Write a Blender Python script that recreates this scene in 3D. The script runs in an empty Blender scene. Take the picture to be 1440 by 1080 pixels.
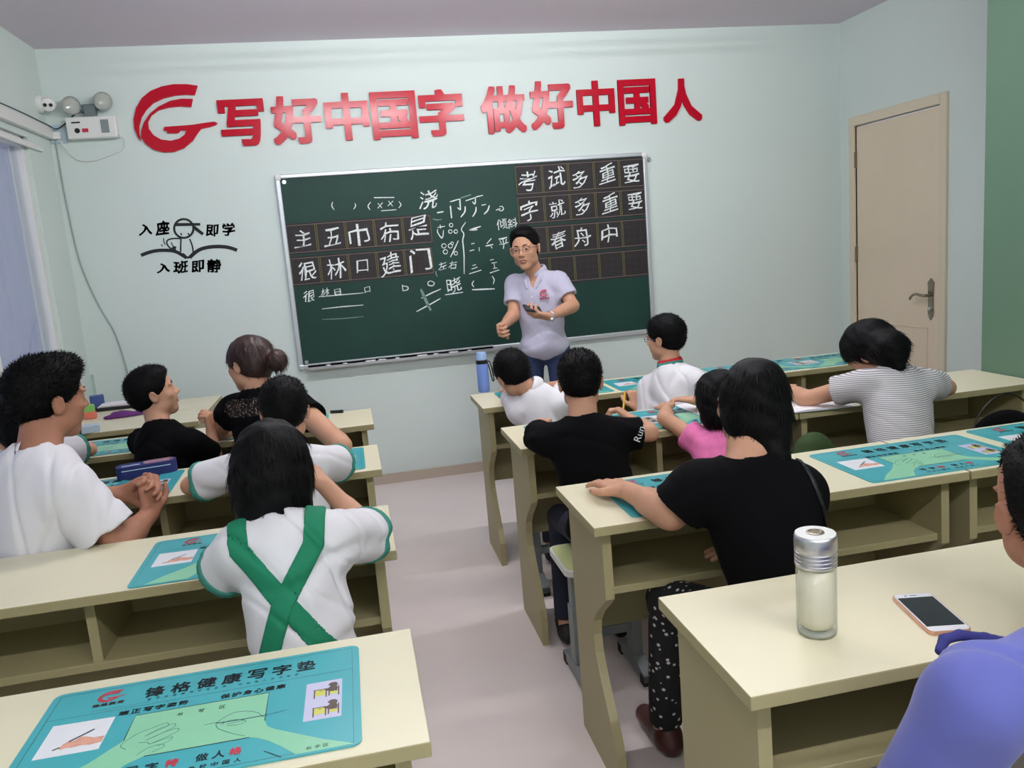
import bpy, bmesh, math, random
import numpy as np
from mathutils import Vector, Matrix
from mathutils.geometry import tessellate_polygon

# ------------------------------------------------------------------ camera, world, lights, exposure
sc = bpy.context.scene
COL = sc.collection
F_PX = 1137.63
CAM = np.array([-0.1424, -5.1252, 1.4446])
YAW, PITCH, ROLL = 0.1892, -0.1689, -0.0816
_f = np.array([math.sin(YAW)*math.cos(PITCH), math.cos(YAW)*math.cos(PITCH), math.sin(PITCH)])
_r0 = np.array([math.cos(YAW), -math.sin(YAW), 0.0])
_u0 = np.cross(_r0, _f)
_r = math.cos(ROLL)*_r0 + math.sin(ROLL)*_u0
_u = -math.sin(ROLL)*_r0 + math.cos(ROLL)*_u0
cam_d = bpy.data.cameras.new('camera')
cam_d.sensor_width = 36.0
cam_d.lens = F_PX/1440*36.0
cam_d.clip_start = 0.02
cam = bpy.data.objects.new('camera', cam_d)
COL.objects.link(cam)
cam.matrix_world = Matrix(((_r[0], _u[0], -_f[0], CAM[0]), (_r[1], _u[1], -_f[1], CAM[1]), (_r[2], _u[2], -_f[2], CAM[2]), (0, 0, 0, 1)))
sc.camera = cam
sc.view_settings.view_transform = 'Standard'
sc.view_settings.look = 'None'
sc.view_settings.exposure = 0.0
sc.view_settings.gamma = 1.0
sc.view_settings.use_curve_mapping = False
try:
    sc.cycles.use_denoising = True
    sc.cycles.max_bounces = 8
    sc.cycles.diffuse_bounces = 4
    sc.cycles.sample_clamp_indirect = 4.0
except Exception:
    pass
world = bpy.data.worlds.new('dusk')
sc.world = world
world.use_nodes = True
world.node_tree.nodes['Background'].inputs[0].default_value = (0.47, 0.48, 0.62, 1)
world.node_tree.nodes['Background'].inputs[1].default_value = 2.6
H_CEIL = 2.72
X_LEFT, X_RIGHT, X_NEAR, Y_JOG, Y_BACK = -1.68, 3.244, 2.50, -2.13, -6.4
# four ceiling battens: (centre x, centre y, length)
LAMPS = [(0.0, -1.85, 1.05), (1.32, -1.85, 1.05), (-0.2, -5.3, 1.2), (1.3, -5.3, 1.2)]
LAMP_E = 172.0

def at(px, py, x=None, y=None, z=None):
    """the point of the room that is seen at a pixel of the photograph, on the plane x=, y= or z="""
    d = _f + _r*(px-720)/F_PX - _u*(py-540)/F_PX
    i, v = (0, x) if x is not None else (1, y) if y is not None else (2, z)
    return CAM + d*(v-CAM[i])/d[i]

# ------------------------------------------------------------------ materials
def srgb(r, g, b):
    return tuple(((c/255)/12.92 if c/255 <= 0.04045 else ((c/255+0.055)/1.055)**2.4) for c in (r, g, b)) + (1.0,)
def mat(name, col, rough=0.6, metal=0.0, spec=0.5, noise=0.0, nscale=20.0, bump=0.0, bscale=60.0, sheen=0.0, coat=0.0, emit=None, trans=0.0, alpha=1.0, ior=1.45):
    m = bpy.data.materials.new(name); m.use_nodes = True
    nt = m.node_tree; b = nt.nodes['Principled BSDF']
    b.inputs['Base Color'].default_value = col
    b.inputs['Roughness'].default_value = rough
    b.inputs['Metallic'].default_value = metal
    b.inputs['Specular IOR Level'].default_value = spec
    b.inputs['IOR'].default_value = ior
    if sheen: b.inputs['Sheen Weight'].default_value = sheen
    if coat: b.inputs['Coat Weight'].default_value = coat
    if trans: b.inputs['Transmission Weight'].default_value = trans
    if alpha < 1: b.inputs['Alpha'].default_value = alpha
    if emit:
        b.inputs['Emission Color'].default_value = emit[0]; b.inputs['Emission Strength'].default_value = emit[1]
    if noise or bump:
        tc = nt.nodes.new('ShaderNodeTexCoord')
    if noise:
        n = nt.nodes.new('ShaderNodeTexNoise'); n.inputs['Scale'].default_value = nscale; n.inputs['Detail'].default_value = 4
        nt.links.new(tc.outputs['Object'], n.inputs['Vector'])
        mr = nt.nodes.new('ShaderNodeMapRange'); mr.inputs[1].default_value = 0.3; mr.inputs[2].default_value = 0.7
        mr.inputs[3].default_value = 1-noise; mr.inputs[4].default_value = 1+noise
        nt.links.new(n.outputs['Fac'], mr.inputs[0])
        mx = nt.nodes.new('ShaderNodeMix'); mx.data_type = 'RGBA'; mx.blend_type = 'MULTIPLY'; mx.inputs[0].default_value = 1
        mx.inputs[6].default_value = col
        nt.links.new(mr.outputs[0], mx.inputs[7]); nt.links.new(mx.outputs[2], b.inputs['Base Color'])
    if bump:
        n2 = nt.nodes.new('ShaderNodeTexNoise'); n2.inputs['Scale'].default_value = bscale; n2.inputs['Detail'].default_value = 5
        nt.links.new(tc.outputs['Object'], n2.inputs['Vector'])
        bp = nt.nodes.new('ShaderNodeBump'); bp.inputs['Strength'].default_value = bump; bp.inputs['Distance'].default_value = 0.004
        nt.links.new(n2.outputs['Fac'], bp.inputs['Height']); nt.links.new(bp.outputs[0], b.inputs['Normal'])
    return m

M = {}
M['wall'] = mat('mint_wall_paint', srgb(210, 222, 217), 0.75, noise=0.015, nscale=1.5, bump=0.05, bscale=300)
M['wall_dark'] = mat('darker_green_wall_paint', srgb(96, 126, 104), 0.75, noise=0.02, nscale=2, bump=0.05, bscale=300)
M['ceiling'] = mat('white_ceiling_paint', srgb(222, 212, 222), 0.85, noise=0.01, nscale=2)
M['desk'] = mat('cream_desk_laminate', srgb(224, 218, 188), 0.36, spec=0.45, noise=0.015, nscale=6, bump=0.02, bscale=500)
M['desk_side_shaded'] = mat('shaded_cream_edge_and_panel', srgb(164, 155, 116), 0.45, spec=0.4)  # edge bands and panels of the desk laminate, darkened to carry their shade
M['stool_grey'] = mat('grey_plastic_stool_legs', srgb(128, 136, 138), 0.45)
M['stool_seat'] = mat('pale_green_seat', srgb(205, 212, 150), 0.5)
M['white_plastic'] = mat('white_plastic', srgb(225, 226, 222), 0.4)
M['black_plastic'] = mat('black_plastic', srgb(24, 26, 28), 0.4)
M['rubber'] = mat('dark_rubber', srgb(40, 36, 36), 0.8)
M['alu'] = mat('aluminium_frame', srgb(205, 210, 214), 0.35, metal=0.5)
M['steel'] = mat('brushed_steel', srgb(206, 207, 212), 0.38, metal=1.0, noise=0.05, nscale=80)
M['nickel'] = mat('aged_nickel', srgb(150, 142, 125), 0.3, metal=1.0)
M['board'] = mat('green_chalkboard_steel', srgb(26, 58, 50), 0.55, spec=0.3, noise=0.10, nscale=3.5)
M['grid_panel'] = mat('black_magnetic_sheet', srgb(44, 40, 42), 0.6, spec=0.3, noise=0.1, nscale=10)
M['grid_yellow'] = mat('yellow_grid_ink', srgb(112, 106, 52), 0.7)
M['grid_pale'] = mat('pale_grid_ink', srgb(126, 112, 100), 0.7)
M['grid_faint'] = mat('faint_guide_ink', srgb(62, 56, 50), 0.7)
M['chalk'] = mat('white_chalk', srgb(226, 232, 230), 0.95, noise=0.25, nscale=160)
M['chalk_faint'] = mat('rubbed_chalk', srgb(120, 146, 140), 0.95, noise=0.3, nscale=160)
M['red'] = mat('glossy_red_acrylic', srgb(184, 18, 42), 0.17, spec=0.30)
M['decal_black'] = mat('black_vinyl', srgb(10, 12, 14), 0.5)
M['door'] = mat('beige_door_lacquer', srgb(222, 206, 182), 0.42, noise=0.02, nscale=3)
M['door_frame'] = mat('beige_door_casing', srgb(216, 204, 180), 0.45)
M['mat_teal'] = mat('teal_writing_mat', srgb(66, 166, 174), 0.3, spec=0.5, noise=0.03, nscale=4)
M['mat_rim'] = mat('teal_mat_rim', srgb(96, 190, 190), 0.35)
M['mat_green'] = mat('pale_green_print', srgb(138, 202, 164), 0.3)
M['ink'] = mat('dark_print', srgb(24, 34, 44), 0.4)
M['ink_line'] = mat('thin_dark_line_print', srgb(34, 84, 96), 0.4)
M['ink_red'] = mat('red_print', srgb(190, 44, 66), 0.4)
M['ink_white'] = mat('white_print', srgb(226, 228, 232), 0.35)
M['ink_lilac'] = mat('pale_lilac_print', srgb(196, 196, 222), 0.35)
M['ink_yellow'] = mat('yellow_print', srgb(206, 204, 92), 0.4)
M['ink_skin'] = mat('hand_photo_print', srgb(216, 160, 138), 0.4, noise=0.15, nscale=60)
M['ink_brown'] = mat('brown_print', srgb(74, 56, 50), 0.4)
M['paper'] = mat('white_paper', srgb(236, 232, 236), 0.8)
M['skin'] = mat('skin', srgb(196, 148, 120), 0.55, spec=0.35, noise=0.06, nscale=14, bump=0.08, bscale=220)
M['skin_tan'] = mat('tanned_skin', srgb(168, 118, 94), 0.55, spec=0.35, noise=0.06, nscale=14, bump=0.08, bscale=220)
M['lip'] = mat('lip', srgb(160, 108, 92), 0.45)
M['eye_white'] = mat('eye_white', srgb(226, 220, 214), 0.2)
M['eye_dark'] = mat('eye_iris', srgb(26, 16, 12), 0.1)
M['hair'] = mat('black_hair', srgb(5, 5, 6), 0.62, spec=0.14, bump=0.3, bscale=300)
M['hair_brown'] = mat('reddish_brown_hair', srgb(46, 24, 19), 0.42, spec=0.5, bump=0.3, bscale=300, noise=0.3, nscale=30)
M['cloth_white'] = mat('white_cotton', srgb(224, 222, 226), 0.85, bump=0.25, bscale=26, sheen=0.2)
M['cloth_black'] = mat('black_cotton', srgb(5, 5, 7), 0.95, spec=0.15, bump=0.25, bscale=26)
M['cloth_polo'] = mat('grey_lilac_pique', srgb(186, 184, 204), 0.85, bump=0.2, bscale=40, sheen=0.2)
M['cloth_blue'] = mat('periwinkle_shirt_cotton', srgb(94, 100, 172), 0.8, bump=0.2, bscale=22, sheen=0.2)
M['cloth_blue_dark'] = mat('dark_blue_collar_lining', srgb(44, 46, 110), 0.8)
M['denim'] = mat('navy_denim', srgb(44, 58, 92), 0.85, noise=0.12, nscale=60)
M['cloth_navy'] = mat('navy_trousers', srgb(30, 34, 50), 0.9)
M['cloth_grey'] = mat('dark_grey_trousers', srgb(52, 50, 54), 0.9)
M['cloth_green'] = mat('green_uniform_cloth', srgb(14, 118, 84), 0.8, bump=0.15, bscale=60)
M['cloth_teal'] = mat('teal_trim', srgb(58, 132, 118), 0.8)
M['cloth_red'] = mat('red_scarf', srgb(184, 26, 36), 0.7, bump=0.15, bscale=60)
M['cloth_pink'] = mat('pink_cotton', srgb(232, 120, 176), 0.8, noise=0.1, nscale=40, bump=0.2, bscale=30)
M['cloth_maroon'] = mat('maroon_cloth', srgb(96, 20, 50), 0.85)
M['cloth_purple'] = mat('purple_cloth', srgb(92, 38, 104), 0.8, bump=0.3, bscale=30)
M['shoe_black'] = mat('black_shoe', srgb(24, 24, 26), 0.5)
M['shoe_brown'] = mat('brown_shoe', srgb(70, 34, 32), 0.4)
M['sole'] = mat('shoe_sole', srgb(120, 118, 116), 0.7)
M['thermos'] = mat('periwinkle_thermos_enamel', srgb(112, 140, 206), 0.35, spec=0.5)
M['thermos_cap'] = mat('pale_blue_cap', srgb(150, 176, 218), 0.35)
M['pencil'] = mat('yellow_pencil', srgb(226, 178, 70), 0.4)
M['case_blue'] = mat('navy_pencil_case', srgb(34, 42, 98), 0.7, bump=0.2, bscale=120)
M['case_pink'] = mat('dusty_pink_panel', srgb(132, 88, 110), 0.7)
M['bag_green'] = mat('dark_green_canvas', srgb(44, 66, 28), 0.85, bump=0.2, bscale=120)
M['phone_screen'] = mat('black_phone_glass', srgb(20, 26, 30), 0.08, spec=0.6)
M['gold'] = mat('rose_gold_metal', srgb(214, 168, 150), 0.3, metal=0.9)
M['acrylic'] = mat('milky_clear_plastic', srgb(196, 226, 212), 0.25, alpha=0.55)
M['lamp_tube'] = mat('lit_fluorescent_tube', (1, 1, 1, 1), 0.5, emit=((0.97, 0.965, 1.0, 1), LAMP_E))
M['reflector'] = mat('chrome_reflector', srgb(215, 218, 220), 0.15, metal=1.0)
M['clear_lens'] = mat('clear_lens', srgb(226, 228, 218), 0.08, alpha=0.4)
M['orange'] = mat('orange_pack', srgb(222, 120, 96), 0.5)
M['lime'] = mat('lime_pack', srgb(130, 190, 96), 0.5)
M['carton'] = mat('blue_carton', srgb(58, 78, 132), 0.5)
M['pale_blue'] = mat('pale_blue_box', srgb(186, 204, 216), 0.6)
M['grey_box'] = mat('grey_box', srgb(104, 116, 118), 0.6)
M['glass_frame'] = mat('spectacle_wire', srgb(96, 96, 120), 0.25, metal=0.7)

def glass_mat():
    m = bpy.data.materials.new('clear_glass'); m.use_nodes = True
    nt = m.node_tree; nt.nodes.clear()
    o = nt.nodes.new('ShaderNodeOutputMaterial'); t = nt.nodes.new('ShaderNodeBsdfTransparent'); g = nt.nodes.new('ShaderNodeBsdfGlossy')
    t.inputs[0].default_value = (0.96, 0.98, 0.96, 1); g.inputs['Roughness'].default_value = 0.05
    fr0 = nt.nodes.new('ShaderNodeLayerWeight'); fr0.inputs[0].default_value = 0.12; fr = nt.nodes.new('ShaderNodeMath'); fr.operation = 'MULTIPLY'; fr.inputs[1].default_value = 0.6; nt.links.new(fr0.outputs['Fresnel'], fr.inputs[0])
    mx = nt.nodes.new('ShaderNodeMixShader')
    nt.links.new(fr.outputs[0], mx.inputs[0]); nt.links.new(t.outputs[0], mx.inputs[1]); nt.links.new(g.outputs[0], mx.inputs[2]); nt.links.new(mx.outputs[0], o.inputs[0])
    return m
M['glass'] = glass_mat()
def curtain_mat():
    m = bpy.data.materials.new('lilac_sheer_curtain'); m.use_nodes = True
    nt = m.node_tree; nt.nodes.clear()
    o = nt.nodes.new('ShaderNodeOutputMaterial'); d = nt.nodes.new('ShaderNodeBsdfDiffuse'); t = nt.nodes.new('ShaderNodeBsdfTranslucent')
    d.inputs[0].default_value = srgb(150, 150, 172); t.inputs[0].default_value = srgb(176, 176, 200)
    mx = nt.nodes.new('ShaderNodeMixShader'); mx.inputs[0].default_value = 0.6
    nt.links.new(d.outputs[0], mx.inputs[1]); nt.links.new(t.outputs[0], mx.inputs[2]); nt.links.new(mx.outputs[0], o.inputs[0])
    return m
M['curtain'] = curtain_mat()
def stripe_mat():
    m = mat('grey_and_white_striped_jersey', srgb(214, 212, 212), 0.85)
    nt = m.node_tree; b = nt.nodes['Principled BSDF']; tc = nt.nodes.new('ShaderNodeTexCoord')
    w = nt.nodes.new('ShaderNodeTexWave'); w.wave_type = 'BANDS'; w.bands_direction = 'Z'; w.inputs['Scale'].default_value = 48; w.inputs['Distortion'].default_value = 0.6; w.inputs['Detail Scale'].default_value = 1.0
    cr = nt.nodes.new('ShaderNodeValToRGB'); cr.color_ramp.elements[0].position = 0.35; cr.color_ramp.elements[0].color = srgb(138, 136, 140); cr.color_ramp.elements[1].position = 0.5; cr.color_ramp.elements[1].color = srgb(214, 212, 212)
    nt.links.new(tc.outputs['Object'], w.inputs['Vector']); nt.links.new(w.outputs['Fac'], cr.inputs[0]); nt.links.new(cr.outputs[0], b.inputs['Base Color'])
    return m
M['stripes'] = stripe_mat()
def dotted(name, base, dot, scale, thr):
    m = mat(name, base, 0.85)
    nt = m.node_tree; b = nt.nodes['Principled BSDF']; tc = nt.nodes.new('ShaderNodeTexCoord')
    v = nt.nodes.new('ShaderNodeTexVoronoi'); v.inputs['Scale'].default_value = scale
    cr = nt.nodes.new('ShaderNodeValToRGB'); cr.color_ramp.elements[0].position = thr; cr.color_ramp.elements[0].color = dot; cr.color_ramp.elements[1].position = thr+0.05; cr.color_ramp.elements[1].color = base
    nt.links.new(tc.outputs['Object'], v.inputs['Vector']); nt.links.new(v.outputs['Distance'], cr.inputs[0]); nt.links.new(cr.outputs[0], b.inputs['Base Color'])
    return m
M['dots'] = dotted('black_cloth_with_white_dots', srgb(20, 19, 22), srgb(196, 192, 196), 46, 0.20)
M['lace'] = dotted('black_lace_over_skin', srgb(14, 12, 12), srgb(140, 112, 96), 110, 0.30)

def floor_mat():
    m = mat('pinkish_beige_vinyl_floor', srgb(206, 190, 182), 0.32, spec=0.45)
    nt = m.node_tree; b = nt.nodes['Principled BSDF']; tc = nt.nodes.new('ShaderNodeTexCoord')
    n = nt.nodes.new('ShaderNodeTexNoise'); n.inputs['Scale'].default_value = 2.2; n.inputs['Detail'].default_value = 6
    cr = nt.nodes.new('ShaderNodeValToRGB'); cr.color_ramp.elements[0].position = 0.3; cr.color_ramp.elements[0].color = srgb(218, 206, 202); cr.color_ramp.elements[1].position = 0.75; cr.color_ramp.elements[1].color = srgb(228, 217, 213)
    nt.links.new(tc.outputs['Object'], n.inputs['Vector']); nt.links.new(n.outputs['Fac'], cr.inputs[0]); nt.links.new(cr.outputs[0], b.inputs['Base Color'])
    return m
M['floor'] = floor_mat()

# ------------------------------------------------------------------ objects, names, shapes
def V(*a): return np.array(a if len(a) > 1 else a[0], dtype=float)
def thing(name, label, cat, loc=(0, 0, 0), rotz=0.0, group=None):
    o = bpy.data.objects.new(name, None); COL.objects.link(o)
    o.empty_display_size = 0.05
    o.location = tuple(loc); o.rotation_euler = (0, 0, rotz)
    o['label'] = label; o['category'] = cat
    if group: o['group'] = group
    return o
def tag(o, label, cat, group=None):
    o['label'] = label; o['category'] = cat
    if group: o['group'] = group
    return o
def obj_from(name, me, mats, parent=None, label=None, loc=None):
    o = bpy.data.objects.new(name, me); COL.objects.link(o)
    for m_ in (mats if isinstance(mats, (list, tuple)) else [mats]):
        if len(me.materials) < (len(mats) if isinstance(mats, (list, tuple)) else 1): me.materials.append(m_)
    if parent: o.parent = parent
    if loc is not None: o.location = tuple(loc)
    if label: o['label'] = label
    return o
def build(name, bm, m_, parent=None, smooth=False, label=None, loc=None, bevel=0.0, seg=2):
    if bevel:
        bmesh.ops.bevel(bm, geom=[e for e in bm.edges if len(e.link_faces) == 2 and e.calc_face_angle(0) > 0.6], offset=bevel, segments=seg, affect='EDGES', profile=0.5, clamp_overlap=True)
    bmesh.ops.recalc_face_normals(bm, faces=bm.faces)
    me = bpy.data.meshes.new(name); bm.to_mesh(me); bm.free()
    if smooth:
        for p in me.polygons: p.use_smooth = True
    if smooth == 'auto':
        try: me.set_sharp_from_angle(angle=math.radians(40))
        except Exception: pass
    return obj_from(name, me, m_, parent, label, loc)
def B(): return bmesh.new()
def add_box(bm, lo, hi, rot=None, about=None):
    lo = V(lo); hi = V(hi); c = (lo+hi)/2; s = hi-lo
    mtx = Matrix.Translation(Vector(c)) @ Matrix.Diagonal((*s, 1))
    if rot is not None:
        a = Vector(about if about is not None else c)
        mtx = Matrix.Translation(a) @ rot.to_4x4() @ Matrix.Translation(-a) @ mtx
    bmesh.ops.create_cube(bm, size=1, matrix=mtx)
def box_obj(name, lo, hi, m_, parent=None, bevel=0.0, **k):
    bm = B(); add_box(bm, lo, hi); return build(name, bm, m_, parent, bevel=bevel, **k)
def add_prism(bm, pts, axis, a, b):
    """polygon pts (2D) pushed along axis 'x','y','z' from a to b"""
    def P(p, t):
        return {'x': (t, p[0], p[1]), 'y': (p[0], t, p[1]), 'z': (p[0], p[1], t)}[axis]
    va = [bm.verts.new(P(p, a)) for p in pts]; vb = [bm.verts.new(P(p, b)) for p in pts]
    n = len(pts)
    for i in range(n):
        bm.faces.new((va[(i+1) % n], va[i], vb[i], vb[(i+1) % n]))
    for tri in tessellate_polygon([[Vector((p[0], p[1], 0)) for p in pts]]):
        bm.faces.new([va[i] for i in tri]); bm.faces.new([vb[i] for i in reversed(tri)])
def add_lathe(bm, prof, c=(0, 0, 0), n=24, axis=None):
    """prof: (radius, height) list"""
    R = Matrix.Identity(3)
    if axis is not None: R = Vector((0, 0, 1)).rotation_difference(Vector(axis)).to_matrix()
    rings = []
    for r, h in prof:
        ring = []
        for i in range(n):
            t = 2*math.pi*i/n
            ring.append(bm.verts.new(Vector(c)+R@Vector((r*math.cos(t), r*math.sin(t), h))))
        rings.append(ring)
    for a, b_ in zip(rings, rings[1:]):
        for i in range(n):
            bm.faces.new((a[i], a[(i+1) % n], b_[(i+1) % n], b_[i]))
    bm.faces.new(rings[0][::-1]); bm.faces.new(rings[-1])
def add_tube(bm, pts, r, n=8, rb=None):
    pts = [Vector(p) for p in pts]; rings = []
    up = Vector((0.013, 0.02, 1)).normalized()
    for i, p in enumerate(pts):
        d = (pts[min(i+1, len(pts)-1)]-pts[max(i-1, 0)]).normalized()
        u = d.cross(up)
        if u.length < 0.05: u = d.cross(Vector((1, 0.1, 0)))
        u.normalize(); w = d.cross(u)
        rr = r if rb is None else r+(rb-r)*i/(len(pts)-1)
        rings.append([bm.verts.new(p+(u*math.cos(2*math.pi*k/n)+w*math.sin(2*math.pi*k/n))*rr) for k in range(n)])
    for a, b_ in zip(rings, rings[1:]):
        for i in range(n):
            bm.faces.new((a[i], a[(i+1) % n], b_[(i+1) % n], b_[i]))
    bm.faces.new(rings[0][::-1]); bm.faces.new(rings[-1])
def curve_pts(pts, n=6):
    """Catmull-Rom through the points"""
    P = [V(p) for p in pts]; P = [2*P[0]-P[1]] + P + [2*P[-1]-P[-2]]; out = []
    for i in range(1, len(P)-2):
        for k in range(n):
            t = k/n
            out.append(0.5*((2*P[i])+(-P[i-1]+P[i+1])*t+(2*P[i-1]-5*P[i]+4*P[i+1]-P[i+2])*t*t+(-P[i-1]+3*P[i]-3*P[i+1]+P[i+2])*t**3))
    out.append(P[-2]); return out
def add_ribbon(bm, pts, w, plane='xz', off=0.0, th=0.0015, taper=False):
    """a flat stroke of width w through 2D points, lying in plane xz (facing -y) or xy (facing +z)"""
    P = [V(p) for p in pts]; n = len(P); L = []; R_ = []
    for i in range(n):
        d = P[min(i+1, n-1)]-P[max(i-1, 0)]; d = d/(np.linalg.norm(d)+1e-9); q = np.array([-d[1], d[0]])
        ww = w*(1.0 if not taper else (0.55+0.45*math.sin(math.pi*min(1, (i+0.6)/n))))
        L.append(P[i]+q*ww/2); R_.append(P[i]-q*ww/2)
    def T(p, h): return (p[0], off-h, p[1]) if plane == 'xz' else (p[0], p[1], off+h)
    poly = [(L[i], R_[i]) for i in range(n)]
    top = [(bm.verts.new(T(a, th)), bm.verts.new(T(b_, th))) for a, b_ in poly]
    for a, b_ in zip(top, top[1:]):
        bm.faces.new((a[0], a[1], b_[1], b_[0]))

# text: one mesh per string, taken from Blender's own font, centred on its box
_TXT = {}
def text_geo(s, bold=0.0, extrude=0.0):
    if bold > 0:
        key = (s, bold, extrude)
        if key not in _TXT:
            v0, f0, _ = text_geo(s, 0.0, extrude); vs, fs = [], []
            dirs = [(0, 0)]+([(a, b_) for a in (-1, 0, 1) for b_ in (-1, 0, 1) if (a, b_) != (0, 0)] if bold > 0.02 else [(-1, -1), (1, 1), (-1, 1), (1, -1)])
            for i, (dx, dy) in enumerate(dirs):
                w = v0.copy(); w[:, 0] += dx*bold; w[:, 1] += dy*bold; w[:, 2] *= 1-0.002*i
                fs += [tuple(a+i*len(v0) for a in q) for q in f0]; vs.append(w)
            v = np.concatenate(vs); _TXT[key] = (v, fs, v.max(0)-v.min(0))
        return _TXT[key]
    key = (s, bold, extrude)
    if key in _TXT: return _TXT[key]
    cu = bpy.data.curves.new('t', 'FONT'); cu.body = s; cu.size = 1.0; cu.offset = 0.0; cu.extrude = extrude; cu.resolution_u = 3
    cu.fill_mode = 'BOTH' if extrude else 'FRONT'
    ob = bpy.data.objects.new('t', cu); COL.objects.link(ob)
    dg = bpy.context.evaluated_depsgraph_get(); dg.update()
    me = bpy.data.meshes.new_from_object(ob.evaluated_get(dg))
    v = np.array([tuple(x.co) for x in me.vertices]); f = [tuple(p.vertices) for p in me.polygons]
    bpy.data.objects.remove(ob); bpy.data.curves.remove(cu); bpy.data.meshes.remove(me)
    if len(v):
        lo = v.min(0); hi = v.max(0); v[:, :2] -= (lo[:2]+hi[:2])/2; size = hi-lo
    else:
        v = np.zeros((0, 3)); size = np.ones(3)
    _TXT[key] = (v, f, size); return _TXT[key]
def add_text(bm, s, c, w, h, plane='xz', off=0.0, depth=0.0, bold=0.0, shear=0.0, jitter=0.0, rot=0.0, rise=0.0, keep=False, seed=0):
    """string s fitted in a box w x h round the 2D point c"""
    v, f, size = text_geo(s, bold, 0.5 if depth else 0.0)
    if not len(v): return
    q = v.copy()
    sx = w/size[0]; sy = h/size[1]
    if keep: sx = sy = min(sx, sy)
    X = q[:, 0]*sx; Y = q[:, 1]*sy
    X, Y = X+Y*shear, Y+X*rise
    if jitter:
        rs = np.random.RandomState(seed+len(s)*7+ord(s[0]) % 97); a, b_, c_, d = rs.rand(4)*6
        X = X+jitter*h*np.sin(Y/h*5+a)+jitter*h*0.5*np.sin(X/h*7+b_); Y = Y+jitter*h*np.sin(X/w*5+c_)+jitter*h*0.5*np.sin(Y/h*8+d)
    if rot:
        X, Y = X*math.cos(rot)-Y*math.sin(rot), X*math.sin(rot)+Y*math.cos(rot)
    Z = (q[:, 2]+0.5)*depth if depth else np.zeros(len(q))
    vs = []
    for x, y, z in zip(X, Y, Z):
        vs.append(bm.verts.new((c[0]+x, off-z, c[1]+y) if plane == 'xz' else (c[0]+x, c[1]+y, off+z)))
    for p in f:
        try: bm.faces.new([vs[i] for i in p])
        except ValueError: pass


# ------------------------------------------------------------------ the room
def struct(name, bm, m_, parent=None, **k):
    o = build(name, bm, m_, parent, **k)
    if not parent: o['kind'] = 'structure'
    return o
T = 0.12
bm = B(); add_box(bm, (X_LEFT-T, Y_BACK-T, -0.1), (X_RIGHT+T, T, 0)); struct('floor', bm, M['floor'])
bm = B(); add_box(bm, (X_LEFT-T, Y_BACK-T, H_CEIL), (X_RIGHT+T, T, H_CEIL+0.1)); struct('ceiling', bm, M['ceiling'])
bm = B(); add_box(bm, (X_LEFT-T, 0, 0), (X_RIGHT+T, T, H_CEIL)); struct('wall_front', bm, M['wall'])
bm = B(); add_box(bm, (X_LEFT-T, Y_BACK-T, 0), (X_RIGHT+T, Y_BACK, H_CEIL)); struct('wall_back', bm, M['wall'])
WY0, WY1, WZ0, WZ1 = -3.4, -0.36, 0.85, 2.20
bm = B()
add_box(bm, (X_LEFT-T, Y_BACK, 0), (X_LEFT, WY0, H_CEIL)); add_box(bm, (X_LEFT-T, WY1, 0), (X_LEFT, 0, H_CEIL))
add_box(bm, (X_LEFT-T, WY0, 0), (X_LEFT, WY1, WZ0)); add_box(bm, (X_LEFT-T, WY0, WZ1), (X_LEFT, WY1, H_CEIL))
struct('wall_left', bm, M['wall'])
DY0, DY1, DZ = -0.965, -0.165, 2.035   # door opening
bm = B()
add_box(bm, (X_RIGHT, DY1, 0), (X_RIGHT+T, 0, H_CEIL)); add_box(bm, (X_RIGHT, Y_JOG-T, 0), (X_RIGHT+T, DY0, H_CEIL)); add_box(bm, (X_RIGHT, DY0, DZ), (X_RIGHT+T, DY1, H_CEIL))
struct('wall_right', bm, M['wall'])
bm = B(); add_box(bm, (X_NEAR, Y_BACK, 0), (X_NEAR+0.1, Y_JOG, H_CEIL)); add_box(bm, (X_NEAR+0.1, Y_JOG-0.1, 0), (X_RIGHT, Y_JOG, H_CEIL))
struct('wall_right_near', bm, M['wall_dark'])
M['baseboard'] = mat('beige_baseboard', srgb(186, 172, 156), 0.5)
bm = B(); add_box(bm, (X_LEFT, -0.012, 0), (X_RIGHT, 0, 0.062)); add_box(bm, (X_LEFT, -0.014, 0.057), (X_RIGHT, 0, 0.064)); struct('baseboard_front', bm, M['baseboard'])
bm = B(); add_box(bm, (X_LEFT, Y_BACK, 0), (X_LEFT+0.012, -0.012, 0.062)); struct('baseboard_left', bm, M['baseboard'])
bm = B(); add_box(bm, (X_RIGHT-0.012, DY1+0.06, 0), (X_RIGHT, -0.012, 0.062)); add_box(bm, (X_RIGHT-0.012, Y_JOG, 0), (X_RIGHT, DY0-0.06, 0.062)); struct('baseboard_right', bm, M['baseboard'])

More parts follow.
